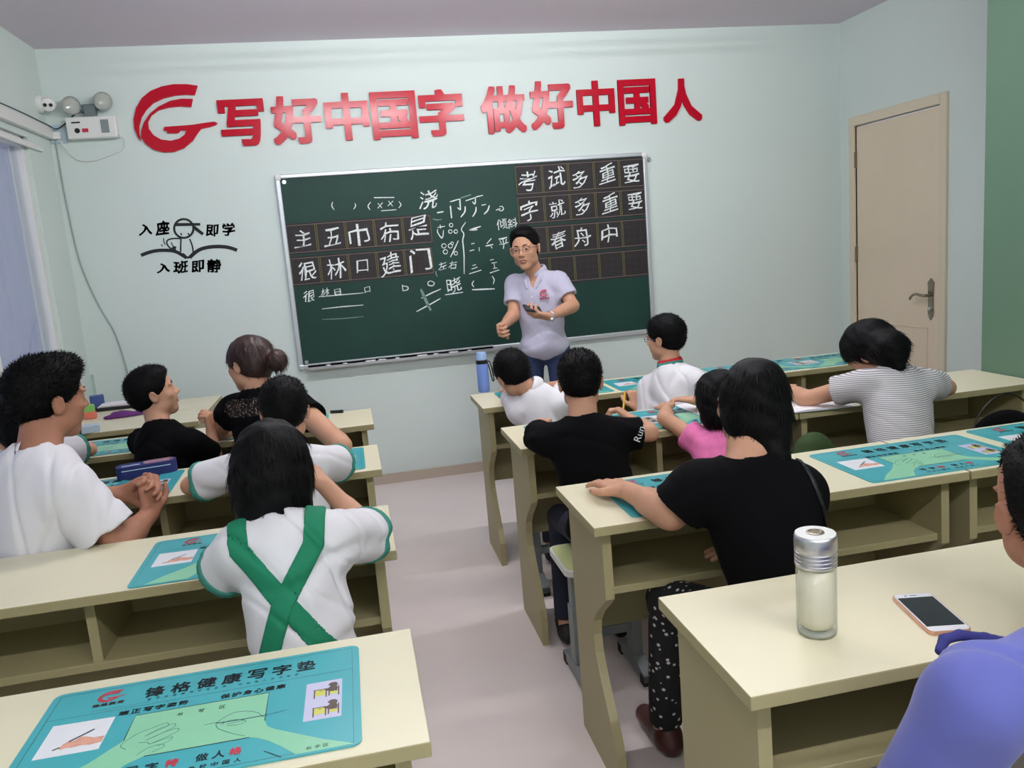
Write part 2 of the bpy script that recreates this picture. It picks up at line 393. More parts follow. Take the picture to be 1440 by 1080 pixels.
# window: recess, aluminium frame, panes, sheer curtain outside of them
wn = B(); fx = X_LEFT-0.05
for (ya, yb, za, zb) in [(WY0, WY1, WZ0, WZ0+0.04), (WY0, WY1, WZ1-0.05, WZ1), (WY0, WY0+0.04, WZ0, WZ1), (WY1-0.04, WY1, WZ0, WZ1), (-1.18, -1.12, WZ0, WZ1), (-1.95, -1.89, WZ0, WZ1), (-2.7, -2.64, WZ0, WZ1)]:
    add_box(wn, (fx-0.03, ya, za), (fx+0.03, yb, zb))
win = struct('window_1', wn, M['white_plastic'], bevel=0.003)
for k, (ya, yb) in enumerate([(WY0+0.04, -2.7), (-2.64, -1.95), (-1.89, -1.18), (-1.12, WY1-0.04)]):
    box_obj('pane', (fx-0.004, ya, WZ0+0.04), (fx+0.004, yb, WZ1-0.05), M['glass'], win)
bm = B(); add_box(bm, (X_LEFT-0.02, WY0-0.05, WZ0-0.03), (X_LEFT+0.03, WY1+0.05, WZ0)); build('window_sill', bm, M['white_plastic'], win, bevel=0.004)
bm = B(); add_box(bm, (X_LEFT, WY0-0.1, 2.235), (X_LEFT+0.03, -0.02, 2.295)); struct('trim_1', bm, M['white_plastic'], bevel=0.004)
bm = B(); add_box(bm, (X_LEFT, WY0-0.1, WZ1-0.055), (X_LEFT+0.018, -0.20, WZ1-0.025)); struct('trim_2', bm, M['white_plastic'], bevel=0.003)
# curtain hanging behind the glass
bm = B(); n = 260; vs = []
for i in range(n):
    y = WY0+0.02+(WY1-0.04-WY0)*i/(n-1); x = X_LEFT-0.105+0.012*math.sin(i*0.42)+0.006*math.sin(i*1.13+1)
    vs.append((bm.verts.new((x, y, WZ0+0.01)), bm.verts.new((x+0.004*math.sin(i*0.3), y, WZ1-0.01))))
for a, b_ in zip(vs, vs[1:]): bm.faces.new((a[0], b_[0], b_[1], a[1]))
tag(build('curtain', bm, M['curtain'], smooth=True), 'lilac sheer curtain hanging behind the window panes', 'curtain')

# door in the far side wall
dr = B(); cx = X_RIGHT
add_box(dr, (cx-0.018, DY0-0.055, 0), (cx+0.02, DY0, DZ+0.06)); add_box(dr, (cx-0.018, DY1, 0), (cx+0.02, DY1+0.05, DZ+0.06)); add_box(dr, (cx-0.018, DY0, DZ), (cx+0.02, DY1, DZ+0.06))
struct('trim_3', dr, M['door_frame'], bevel=0.006)
bm = B(); add_box(bm, (cx+0.004, DY0+0.006, 0.008), (cx+0.044, DY1-0.006, DZ-0.008))
door = struct('door_1', bm, M['door'], bevel=0.002)
for (ya, yb, za, zb) in [(DY0+0.11, DY1-0.11, 0.86, 1.92), (DY0+0.11, DY1-0.11, 0.14, 0.76)]:
    bm = B()
    for (a0, a1, b0, b1) in [(ya, yb, za, za+0.012), (ya, yb, zb-0.012, zb), (ya, ya+0.012, za, zb), (yb-0.012, yb, za, zb)]:
        if zb < 0.8: add_box(bm, (cx-0.0005, a0, b0), (cx+0.006, a1, b1))
    if len(bm.verts): build('door_panel_moulding', bm, M['door'], door, bevel=0.003)
    else: bm.free()
for z in (1.82, 1.20, 0.35):
    bm = B(); add_box(bm, (cx-0.012, DY1-0.012, z-0.05), (cx+0.004, DY1-0.001, z+0.05)); build('hinge', bm, M['nickel'], door)
hy = -0.885
hd = B(); pts = [(hy-0.018, 0.83), (hy-0.024, 0.86), (hy-0.02, 0.89), (hy-0.022, 1.0), (hy-0.026, 1.03), (hy, 1.055), (hy+0.026, 1.03), (hy+0.022, 1.0), (hy+0.02, 0.89), (hy+0.024, 0.86), (hy+0.018, 0.83), (hy, 0.805)]
add_prism(hd, pts, 'x', cx-0.004, cx+0.005); hp = build('handle_plate', hd, M['nickel'], door)
hd = B(); add_tube(hd, curve_pts([(cx, hy, 0.955), (cx-0.04, hy, 0.955), (cx-0.052, hy+0.03, 0.958), (cx-0.05, hy+0.075, 0.962), (cx-0.05, hy+0.11, 0.945), (cx-0.05, hy+0.122, 0.928)]), 0.0095, 10, 0.007)
build('door_handle', hd, M['nickel'], door, smooth=True)
hd = B(); add_tube(hd, [(cx-0.012, hy, 0.875), (cx+0.002, hy, 0.875)], 0.011, 12); add_tube(hd, [(cx-0.01, hy, 0.835), (cx+0.002, hy, 0.835)], 0.005, 8); build('lock_cylinder', hd, M['steel'], door)

# ceiling lamps (each with its own light)
for i, (lx, ly, L) in enumerate(LAMPS):
    side = ['above the near half of the aisle beside the window', 'above the middle of the classroom', 'over the rear rows beside the window', 'over the rear rows beside the dark green wall'][i]
    t = thing('ceiling_lamp', 'long white tube lamp hung '+side, 'lamp', (lx, ly, H_CEIL), 0, 'white tube lamps under the ceiling')
    bm = B(); add_box(bm, (-L/2, -0.02, -0.105), (L/2, 0.02, -0.08)); build('lamp_body', bm, M['white_plastic'], t, bevel=0.005)
    for s in (-1, 1): box_obj('hanger', (s*L/3-0.008, -0.008, -0.085), (s*L/3+0.008, 0.008, 0), M['white_plastic'], t)
    for s in (-1, 1):
        box_obj('end_cap', (s*L/2-0.012, -0.02, -0.155), (s*L/2+0.012, 0.02, -0.1), M['white_plastic'], t, bevel=0.004)
    bm = B(); add_tube(bm, [(-L/2+0.012, 0, -0.135), (L/2-0.012, 0, -0.135)], 0.014, 12); build('lamp_tube', bm, M['lamp_tube'], t, smooth='auto')

# ------------------------------------------------------------------ desks
DH, DD = 0.75, 0.372
PANEL = [(-0.02, 0.0), (-0.02, 0.725), (-0.33, 0.725), (-0.335, 0.54), (-0.285, 0.50), (-0.24, 0.465), (-0.205, 0.425), (-0.195, 0.38), (-0.203, 0.33), (-0.23, 0.28), (-0.27, 0.225), (-0.31, 0.17), (-0.335, 0.13), (-0.345, 0.105), (-0.345, 0.0)]
def desk(x0, x1, yf, label, group, rot=0.0, divider=True):
    w = x1-x0
    t = thing('desk', label, 'desk', ((x0+x1)/2, yf, 0), rot, group)
    a, b_ = -w/2, w/2
    bm = B(); add_box(bm, (a, -DD, DH-0.025), (b_, 0, DH)); tt = build('tabletop', bm, M['desk'], t, bevel=0.0025); tt.data.materials.append(M['desk_side_shaded'])
    for q in tt.data.polygons: q.material_index = 0 if abs(q.normal.z) > 0.5 else 1  # upright faces: edge banding with shade put into its colour
    for s in (a+0.03, b_-0.03-0.024):
        bm = B(); add_prism(bm, PANEL, 'x', s, s+0.024); build('side_panel', bm, M['desk_side_shaded'], t)
    bm = B(); add_box(bm, (a+0.054, -0.32, 0.545), (b_-0.054, -0.04, 0.565)); build('shelf', bm, M['desk_side_shaded'], t, bevel=0.0015, seg=1)
    bm = B(); add_box(bm, (a+0.054, -0.045, 0.32), (b_-0.054, -0.025, DH-0.025)); build('modesty_panel', bm, M['desk_side_shaded'], t)
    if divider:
        bm = B(); add_box(bm, (-0.011, -0.315, 0.565), (0.011, -0.046, DH-0.025)); build('divider', bm, M['desk_side_shaded'], t)
    return t
LD, RD = -0.098, 0.380
names_row = ['first', 'second', 'third', 'fourth']
for r, yf in enumerate([-1.345, -2.105, -2.880, -3.675]):
    desk(LD-1.42, LD, yf, 'cream two-seat desk in the %s row on the window side of the aisle' % names_row[r], 'cream desks on the window side')
for r, yf in enumerate([-1.295, -2.085, -2.932, -3.720]):
    desk(RD, RD+1.055, yf, 'cream desk beside the aisle in the %s row on the door side' % names_row[r], 'cream desks on the door side')
    desk(RD+1.06, RD+2.112, yf, 'cream desk against the green wall in the %s row' % names_row[r] if r else 'cream desk in the first row below the door', 'cream desks on the door side')
# table in the corner by the window, with the clutter on it
desk(-1.62, -0.90, -0.62, 'cream side table in the corner under the window, crowded with small things', 'cream corner tables', divider=False).location.y = -0.78
desk(-1.62, -0.90, -0.03, 'cream side table pushed against the front wall in the window corner', 'cream corner tables', divider=False).location.y = -0.40

# ------------------------------------------------------------------ writing mats
def logo_pts():
    A_ = [(315,98),(270,90),(215,88),(165,95),(115,112),(75,140),(45,180),(28,225),(25,265),(35,305),(44,318),(42,285),(47,255),(62,220),(86,190),(120,163),(165,145),(215,136),(260,134),(297,138)]
    B_ = [(287,153),(240,150),(190,157),(140,178),(100,205),(70,240),(53,275),(48,305),(62,332),(90,358),(130,372),(175,373),(220,360),(262,330),(290,295),(305,281),(345,275),(370,268),(378,260),(365,253),(335,255),(270,262),(150,265),(145,280),(160,283),(158,292),(200,295),(210,291),(215,283),(240,285),(232,302),(205,318),(170,325),(130,318),(100,297),(84,268),(86,240),(103,215),(135,195),(180,185),(230,182),(275,187)]
    return A_, B_
LA, LB = logo_pts()
def add_logo(bm, c, w, plane='xz', off=0.0, depth=0.001):
    s = w/353.0
    for poly in (LA, LB):
        q = [((x-201.5)*s+c[0], -(y-230)*s+c[1]) for x, y in poly]
        if plane == 'xz': add_prism(bm, q, 'y', off-depth, off)
        else: add_prism(bm, q, 'z', off, off+depth)
MW, MD = 0.51, 0.312
def rrect(x0, x1, y0, y1, r, n=5):
    o = []
    for cx_, cy_, a0 in ((x1-r, y1-r, 0), (x0+r, y1-r, 90), (x0+r, y0+r, 180), (x1-r, y0+r, 270)):
        for k in range(n+1):
            a = math.radians(a0+90*k/n); o.append((cx_+r*math.cos(a), cy_+r*math.sin(a)))
    return o
def make_mat():
    t = thing('writing_mat', 'teal writing mat', 'mat')
    bm = B(); add_prism(bm, rrect(0, MW, -MD, 0, 0.016), 'z', 0, 0.0022); build('mat_sheet', bm, M['mat_teal'], t)
    z = 0.0024
    # outline and heading rules
    P = lambda u, v: (u*MW, -v*MD)
    bm = B()
    add_ribbon(bm, [(0.012, -0.010), (MW-0.012, -0.010), (MW-0.012, -MD+0.008), (0.012, -MD+0.008), (0.012, -0.010)], 0.0012, 'xy', z, 0)
    add_ribbon(bm, [P(.024, .275), P(.976, .275)], 0.0009, 'xy', z, 0); add_ribbon(bm, [P(.15, .25), P(.33, .25)], 0.0007, 'xy', z, 0)
    build('ruled_line', bm, M['ink_line'], t)
    # pale green sheet with the two forearms that reach onto it
    bm = B()
    g = [P(.304, .372), P(.71, .378), P(.712, .647), P(.722, .70), P(.745, .738), P(.888, .901), P(.978, .985), P(.815, .985), P(.773, .901), P(.735, .835), P(.70, .79), P(.675, .772), P(.382, .766), P(.345, .80), P(.30, .87), P(.26, .985), P(.07, .985), P(.14, .86), P(.23, .737), P(.302, .596)]
    add_prism(bm, g, 'z', z-0.0001, z+0.0001); build('green_print', bm, M['mat_green'], t)
    z2 = z+0.0003
    bm = B()
    for pl in ([P(.302, .596), P(.304, .372), P(.71, .378), P(.712, .647)], [P(.382, .766), P(.675, .772)], [P(.724, .91), P(.775, .985)]): add_ribbon(bm, pl, 0.0016, 'xy', z2, 0)
    build('desk_outline', bm, M['ink'], t)
    bm = B()
    def sk(pl, w=0.0010): add_ribbon(bm, [p[:2] for p in curve_pts([(*P(*q), 0) for q in pl], 4)], w, 'xy', z2, 0)
    for q in ([(.31, .60), (.34, .55), (.38, .52), (.41, .50), (.42, .53), (.39, .56), (.36, .59)], [(.36, .59), (.40, .54), (.435, .52), (.44, .55), (.41, .59), (.37, .63)], [(.37, .63), (.41, .59), (.45, .57), (.455, .60), (.42, .64), (.385, .67)], [(.385, .67), (.42, .65), (.445, .64), (.44, .67), (.41, .70)], [(.32, .68), (.30, .64), (.31, .60)], [(.36, .745), (.385, .70), (.42, .69), (.43, .715), (.40, .745)], [(.35, .64), (.375, .65), (.385, .67)]): sk(q)
    for q in ([(.565, .587), (.585, .55), (.61, .52), (.65, .525), (.685, .56), (.705, .61)], [(.565, .60), (.575, .64), (.60, .68), (.63, .72), (.661, .753)], [(.585, .60), (.61, .585), (.64, .60), (.655, .625), (.63, .64), (.60, .63)], [(.60, .615), (.63, .615), (.65, .605)], [(.58, .615), (.59, .60)]): sk(q)
    sk([(.531, .587), (.555, .583), (.568, .587)], 0.0012); sk([(.565, .59), (.64, .597), (.714, .596)], 0.0024); sk([(.714, .596), (.75, .59), (.775, .585)], 0.0008)
    build('hand_sketch', bm, M['ink_line'], t)['kind'] = 'stuff'
    # title, sub titles and mottoes
    for i, ch in enumerate('锋格健康写字垫'):
        bm = B(); add_text(bm, ch, P(.333+i*.0815, .15), 0.032, 0.034, 'xy', z2, bold=0.024); build('title_character', bm, M['ink'], t)
    bm = B()
    for i, ch in enumerate('端正写字姿势'): add_text(bm, ch, P(.262+i*.036, .325), 0.0155, 0.014, 'xy', z2, bold=0.03)
    for i, ch in enumerate('保护身心健康'): add_text(bm, ch, P(.571+i*.035, .335), 0.0155, 0.014, 'xy', z2, bold=0.03)
    for u, ch in ((.36, '写'), (.415, '字'), (.551, '做'), (.597, '人')): add_text(bm, ch, P(u, .865), 0.018, 0.019, 'xy', z2, bold=0.02)
    for i, ch in enumerate('写好中国字'): add_text(bm, ch, P(.36+i*.03, .94), 0.010, 0.010, 'xy', z2, bold=0.02)
    for i, ch in enumerate('做好中国人'): add_text(bm, ch, P(.53+i*.031, .94), 0.010, 0.010, 'xy', z2, bold=0.02)
    for i, ch in enumerate('书写区'): add_text(bm, ch, P(.443+i*.064, .44), 0.0095, 0.010, 'xy', z2, bold=0.012)
    for i, ch in enumerate('右手区'): add_text(bm, ch, P(.85+i*.024, .955), 0.008, 0.008, 'xy', z2, bold=0.01)
    build('small_lettering', bm, M['ink'], t)['kind'] = 'stuff'
    bm = B()
    for i, ch in enumerate('练字先练姿写字先正身'): add_text(bm, ch, P(.325+i*.026, .225), 0.006, 0.007, 'xy', z2, bold=0.01)
    for i, ch in enumerate('字如其人天天练字'): add_text(bm, ch, P(.61+i*.026, .235), 0.006, 0.007, 'xy', z2, bold=0.01)
    build('subtitle_lettering', bm, M['ink_line'], t)['kind'] = 'stuff'
    bm = B(); add_logo(bm, P(.194, .115), 0.044, 'xy', z2-0.0001, 0.0002)
    build('red_emblem', bm, M['ink_red'], t)
    for u, ch in ((.470, '特'), (.643, '格')):
        bm = B(); add_text(bm, ch, P(u, .865), 0.018, 0.019, 'xy', z2+0.0002, bold=0.03); build('red_character', bm, M['ink_red'], t)
    bm = B()
    for i, ch in enumerate('锋格教育'): add_text(bm, ch, P(.158+i*.025, .198), 0.0115, 0.010, 'xy', z2, bold=0.03)
    build('emblem_caption', bm, M['ink_brown'], t)['kind'] = 'stuff'
    # photo of a writing hand
    bm = B(); add_prism(bm, [P(.057, .335), P(.240, .345), P(.237, .628), P(.055, .625)], 'z', z-0.0001, z+0.0001); ph = build('hand_picture', bm, M['ink_white'], t)
    bm = B(); add_prism(bm, [P(.116, .565), P(.122, .53), P(.135, .51), P(.150, .515), P(.165, .487), P(.185, .495), P(.205, .515), P(.236, .515), P(.236, .565), P(.205, .575), P(.180, .565), P(.155, .572), P(.135, .566), P(.125, .575)], 'z', z2-0.0001, z2+0.0001); build('picture_hand', bm, M['ink_skin'], ph)
    bm = B(); add_ribbon(bm, [P(.100, .570), P(.118, .555)], 0.0030, 'xy', z2+0.0003, 0); add_ribbon(bm, [P(.135, .515), P(.165, .475), P(.194, .435)], 0.0032, 'xy', z2+0.0003, 0); build('picture_pen', bm, M['ink'], ph)
    # two little pictures of a pupil at a desk
    bm = B(); add_prism(bm, [P(.829, .362), P(.943, .362), P(.941, .730), P(.827, .724)], 'z', z-0.0001, z+0.0001); pp = build('posture_picture', bm, M['ink_lilac'], t)
    for v0 in (.40, .575):
        bm = B(); bd = B()
        add_prism(bm, [P(.858, v0+.045), P(.892, v0+.045), P(.892, v0+.105), P(.858, v0+.105)], 'z', z2-0.0001, z2+0.0001)
        add_prism(bm, [P(.902, v0+.075), P(.928, v0+.075), P(.928, v0+.105), P(.902, v0+.105)], 'z', z2-0.0001, z2+0.0001)
        add_prism(bd, [P(.898, v0+.005), P(.908, v0-.012), P(.922, v0-.010), P(.930, v0+.008), P(.926, v0+.030), P(.930, v0+.055), P(.926, v0+.072), P(.900, v0+.070), P(.884, v0+.052), P(.900, v0+.040), P(.906, v0+.026)], 'z', z2, z2+0.0002)
        for a, b_ in (((.852, v0+.045), (.894, v0+.045)), ((.856, v0+.045), (.856, v0+.128)), ((.893, v0+.045), (.893, v0+.128)), ((.932, v0+.03), (.932, v0+.128)), ((.900, v0+.076), (.932, v0+.076)), ((.902, v0+.076), (.902, v0+.12)), ((.872, v0+.06), (.880, v0+.06))):
            add_ribbon(bd, [P(*a), P(*b_)], 0.0020, 'xy', z2+0.0003, 0)
        build('picture_desk', bm, M['ink_yellow'], pp); build('picture_figure', bd, M['ink_brown'], pp)
    return t
def kids(o): return [c for c in bpy.data.objects if c.parent == o]
def dup(root, loc, rotz, label):
    r = root.copy(); COL.objects.link(r); r.location = tuple(loc); r.rotation_euler = (0, 0, rotz); r['label'] = label
    for ch in kids(root):
        c = ch.copy(); COL.objects.link(c); c.parent = r
        for g in kids(ch):
            d = g.copy(); COL.objects.link(d); d.parent = c
    return r
mat0 = make_mat(); mat0['group'] = 'teal writing mats on the desks'
MATS = [
 (-0.705, -3.712, 0.0, 'teal writing mat lying whole and uncovered on the bare desk nearest the camera'),
 (-0.708, -2.935, 0.0, 'teal writing mat under the arm of the girl with green straps'),
 (-0.660, -2.135, 0.0, 'teal writing mat under the boy whose head shows above the long-haired girl'),
 (-1.290, -2.145, 0.02, 'teal writing mat below the navy pencil case in front of the man in white'),
 (-0.800, -1.375, 0.0, 'teal writing mat between the raised hand and the woman with the bun'),
 (-1.400, -1.385, 0.0, 'teal writing mat beside the teal-cuffed sleeve at the window end of the first row'),
 (0.492, -1.325, 0.0, 'teal writing mat next to the blue thermos'),
 (1.028, -1.345, 0.0, 'teal writing mat in front of the boy with spectacles'),
 (1.560, -1.318, 0.0, 'teal writing mat just beyond the back of the boy with spectacles'),
 (1.985, -1.335, 0.0, 'teal writing mat at the far end of the first row near the door'),
 (0.462, -2.115, 0.0, 'teal writing mat under the boy in black who holds a pencil'),
 (0.490, -2.965, 0.0, 'teal writing mat under the hand of the woman in black'),
 (1.155, -2.975, 0.0, 'teal writing mat lying across the joint of two desks in the third row'),
 (1.712, -2.955, 0.0, 'teal writing mat in the third row nearest the green wall'),
]
mat_z = {}
for i, (x, y, rz, lb) in enumerate(MATS):
    if i == 0: mat0.location = (x, y, DH+0.0005); mat0.rotation_euler = (0, 0, rz); mat0['label'] = lb
    else: dup(mat0, (x, y, DH+0.0005), rz, lb)
dup(mat0, (0.885, -2.108, DH+0.0005), -0.03, 'teal writing mat half covered by the open notebook in the second row')
# ------------------------------------------------------------------ the front wall
def wp(px, py, y=0.0):
    p = at(px, py, y=y); return (p[0], p[2])
# red letters
def px_box(x0, y0, x1, y1, y=0.0):
    cx_, cy_ = (x0+x1)/2, (y0+y1)/2
    a = wp(x0, cy_, y); b_ = wp(x1, cy_, y); c = wp(cx_, y0, y); d = wp(cx_, y1, y); m_ = wp(cx_, cy_, y)
    return m_, b_[0]-a[0], c[1]-d[1]
LET = [('写', (309, 140, 374, 206), 'first of the nine large ones, beside the round emblem'), ('好', (382, 135, 452, 203), 'second in the row, between two others above the chalkboard corner'), ('中', (457, 131, 519, 198), 'third in the row, a box crossed by one upright stroke'),
       ('国', (522, 129, 586, 196), 'fourth in the row, a closed square frame'), ('字', (589, 126, 652, 192), 'fifth in the row, just before the gap'), ('做', (676, 121, 739, 188), 'sixth in the row, just after the gap'),
       ('好', (745, 114, 805, 182), 'seventh in the row, above the teacher'), ('中', (811, 114, 864, 178), 'eighth but one from the end, a crossed box'), ('国', (869, 112, 922, 176), 'last but one, a closed square frame'), ('人', (931, 111, 986, 172), 'last of the row, two spreading strokes')]
for ch, bx, where in LET:
    c, w, h = px_box(*bx)
    bm = B(); add_text(bm, ch, (0, 0), w, h, 'xz', 0.0, 0.014, bold=0.030)
    o = build('wall_letter', bm, M['red'], smooth=False)
    o.location = (c[0], -0.0005, c[1])
    tag(o, 'glossy red raised wall character, '+where, 'letter', 'red raised characters of the wall slogan')
c, w, h = px_box(188, 119, 306, 214)
bm = B(); add_logo(bm, (0, 0), w, 'xz', 0.0, 0.014)
o = build('wall_emblem', bm, M['red']); o.location = (c[0], -0.0005, c[1]); o.scale = (1, 1, h/(w*285/353))
tag(o, 'glossy red round swoosh emblem with a pointing hand on the front wall', 'emblem')

# black decal with a child reading over an open book
def dq(x, y): return wp(180+x/8.47, 290+y/8.47)
t = thing('wall_decal', 'black vinyl decal of a child in a cap over an open book', 'decal', (at(262, 345, y=0)[0], 0, at(262, 345, y=0)[2]))
ox, oz = t.location.x, t.location.z
def dl(bm, pts, w, sm=True, dy=-0.0012):
    q = [dq(*p) for p in pts]
    if sm: q = [p[:2] for p in curve_pts([(*p, 0) for p in q], 5)]
    add_ribbon(bm, [(p[0]-ox, p[1]-oz) for p in q], w*0.00066, 'xz', dy, 0.0)
bm = B()
dl(bm, [(155, 585), (250, 550), (340, 530), (430, 525), (520, 530), (590, 550), (650, 585), (700, 615)], 30)
dl(bm, [(735, 612), (790, 560), (860, 515), (950, 490), (1060, 480), (1160, 485), (1230, 500), (1300, 525)], 32, dy=-0.0016)
dl(bm, [(650, 565), (715, 612), (770, 570)], 20, dy=-0.002)
build('open_book', bm, M['decal_black'], t)
bm = B()
cc = [(665+115*math.cos(a), 265+112*math.sin(a)) for a in [i*2*math.pi/24 for i in range(25)]]
dl(bm, cc, 19, False, -0.0014)
add_prism(bm, [(p[0]-ox, p[1]-oz) for p in (dq(560, 200), dq(860, 200), dq(862, 232), dq(570, 238))], 'y', -0.0022, -0.0018)
add_prism(bm, [(p[0]-ox, p[1]-oz) for p in (dq(775, 235), dq(800, 235), dq(905, 320), dq(885, 348), dq(790, 280))], 'y', -0.0024, -0.0021)
dl(bm, [(632, 385), (628, 470), (628, 545)], 13); dl(bm, [(735, 390), (765, 470), (780, 560)], 13)
dl(bm, [(625, 385), (540, 385), (480, 400), (462, 430), (480, 475), (530, 520)], 13, dy=-0.0018)
dl(bm, [(515, 430), (540, 480), (580, 540)], 9, dy=-0.002)
add_prism(bm, [(p[0]-ox, p[1]-oz) for p in (dq(500, 510), dq(545, 475), dq(580, 480), (dq(570, 505)), dq(585, 550), dq(530, 545))], 'y', -0.0026, -0.0024)
dl(bm, [(425, 380), (428, 420), (445, 460)], 8, dy=-0.002); dl(bm, [(395, 455), (415, 478)], 8, dy=-0.002)
dl(bm, [(630, 320), (638, 345)], 12, False, -0.002); dl(bm, [(715, 320), (728, 342)], 12, False, -0.002)
build('child_figure', bm, M['decal_black'], t)
for k, (ch, x, y, w_, h_) in enumerate([('入', 212, 280, 165, 130), ('座', 415, 262, 165, 165), ('即', 1005, 290, 150, 145), ('学', 1195, 275, 155, 155), ('入', 425, 735, 165, 120), ('班', 630, 720, 180, 150), ('即', 830, 715, 155, 145), ('静', 1030, 705, 175, 165)]):
    q = dq(x, y); a = dq(x-w_/2, y); b_ = dq(x+w_/2, y); c1 = dq(x, y-h_/2); d1 = dq(x, y+h_/2)
    bm = B(); add_text(bm, ch, (q[0]-ox, q[1]-oz), b_[0]-a[0], c1[1]-d1[1], 'xz', -0.0012, bold=0.032, shear=0.12, jitter=0.035, seed=k); build('decal_character', bm, M['decal_black'], t)

# chalkboard
BX0, BX1, BZ0, BZ1 = -0.489, 1.838, 0.795, 1.969
t = thing('chalkboard', 'large green chalkboard with chalk writing and an aluminium frame', 'chalkboard', ((BX0+BX1)/2, 0, BZ0))
ox, oz = t.location.x, t.location.z
bm = B(); add_box(bm, (BX0+0.02-ox, -0.022, 0.02), (BX1-0.02-ox, -0.001, BZ1-BZ0-0.02)); build('board_surface', bm, M['board'], t)
for nm, lo_, hi_ in [('frame_rail', (BX0-ox+0.03, -0.034, 0), (BX1-ox-0.03, 0, 0.03)), ('frame_rail', (BX0-ox+0.03, -0.034, BZ1-BZ0-0.026), (BX1-ox-0.03, 0, BZ1-BZ0)), ('frame_rail', (BX0-ox, -0.034, 0.03), (BX0-ox+0.028, 0, BZ1-BZ0-0.03)), ('frame_rail', (BX1-ox-0.028, -0.034, 0.03), (BX1-ox, 0, BZ1-BZ0-0.03))]:
    box_obj(nm, lo_, hi_, M['alu'], t, bevel=0.006)
for xx in (BX0-ox, BX1-ox-0.034):
    for zz in (0, BZ1-BZ0-0.034):
        box_obj('corner_cap', (xx, -0.038, zz), (xx+0.034, 0, zz+0.034), M['white_plastic'] if zz > 0.5 else M['alu'], t, bevel=0.008)
        bm = B(); add_tube(bm, [(xx+0.05, -0.026, zz+0.017+(0.028 if zz < 0.5 else -0.028)), (xx+0.05, -0.021, zz+0.017+(0.028 if zz < 0.5 else -0.028))], 0.012, 14) 
        build('mounting_screw', bm, M['steel'], t, smooth='auto')
tx0 = wp(433, 509)[0]-ox; tx1 = wp(692, 483)[0]-ox
bm = B(); add_prism(bm, [(-0.030, 0.004), (-0.078, 0.000), (-0.082, 0.014), (-0.078, 0.016), (-0.074, 0.008), (-0.034, 0.012), (-0.034, 0.034), (-0.030, 0.034)], 'x', tx0, tx1)
build('chalk_tray', bm, M['alu'], t)
YB = -0.0225
def bp(px, py):
    p = at(px, py, y=-0.022); return (p[0]-ox, p[2]-oz)
KPX = 0.00456  # metres a pixel on the board
def cl(bm, pts, w=1.6, smth=True, tz=0.0):
    q = [bp(*p) for p in pts]
    if smth and len(q) > 2: q = [p[:2] for p in curve_pts([(*p, 0) for p in q], 5)]
    add_ribbon(bm, q, w*KPX, 'xz', YB-tz, 0.0, taper=True)
def ct(bm, ch, px, py, s, off=YB, bold=0.0, seed=0, sh=0.14, asp=1.0):
    q = bp(px, py); add_text(bm, ch, q, s*KPX*asp*0.92, s*KPX*0.92, 'xz', off, bold=bold, shear=0.05, jitter=0.05, seed=seed, rise=0.16, keep=False)
Z6 = lambda x, y: (600+x/7.2, 270+y/7.2)
Z7 = lambda x, y: (400+x/5.4, 260+y/5.4)
for a_ in [('浇', dict(px=602, py=280, s=27, seed=1)), ('很', dict(px=435, py=416, s=17, seed=2)), ('林', dict(px=457, py=411, s=12, seed=3)), ('日', dict(px=475, py=410.5, s=9, seed=4)), ('口', dict(px=516.7, py=407, s=8, seed=5)), ('晓', dict(px=638.5, py=400, s=22, seed=6)), ('倾', dict(px=706, py=315, s=16, seed=7)), ('斜', dict(px=720, py=314, s=15, seed=8)), ('平', dict(px=708, py=342, s=15, seed=9)), ('左', dict(px=622, py=374, s=12, seed=10)), ('右', dict(px=636.5, py=372.5, s=12, seed=11))]:
    bm = B(); ct(bm, a_[0], **a_[1]); build('chalk_character', bm, M['chalk'], t)
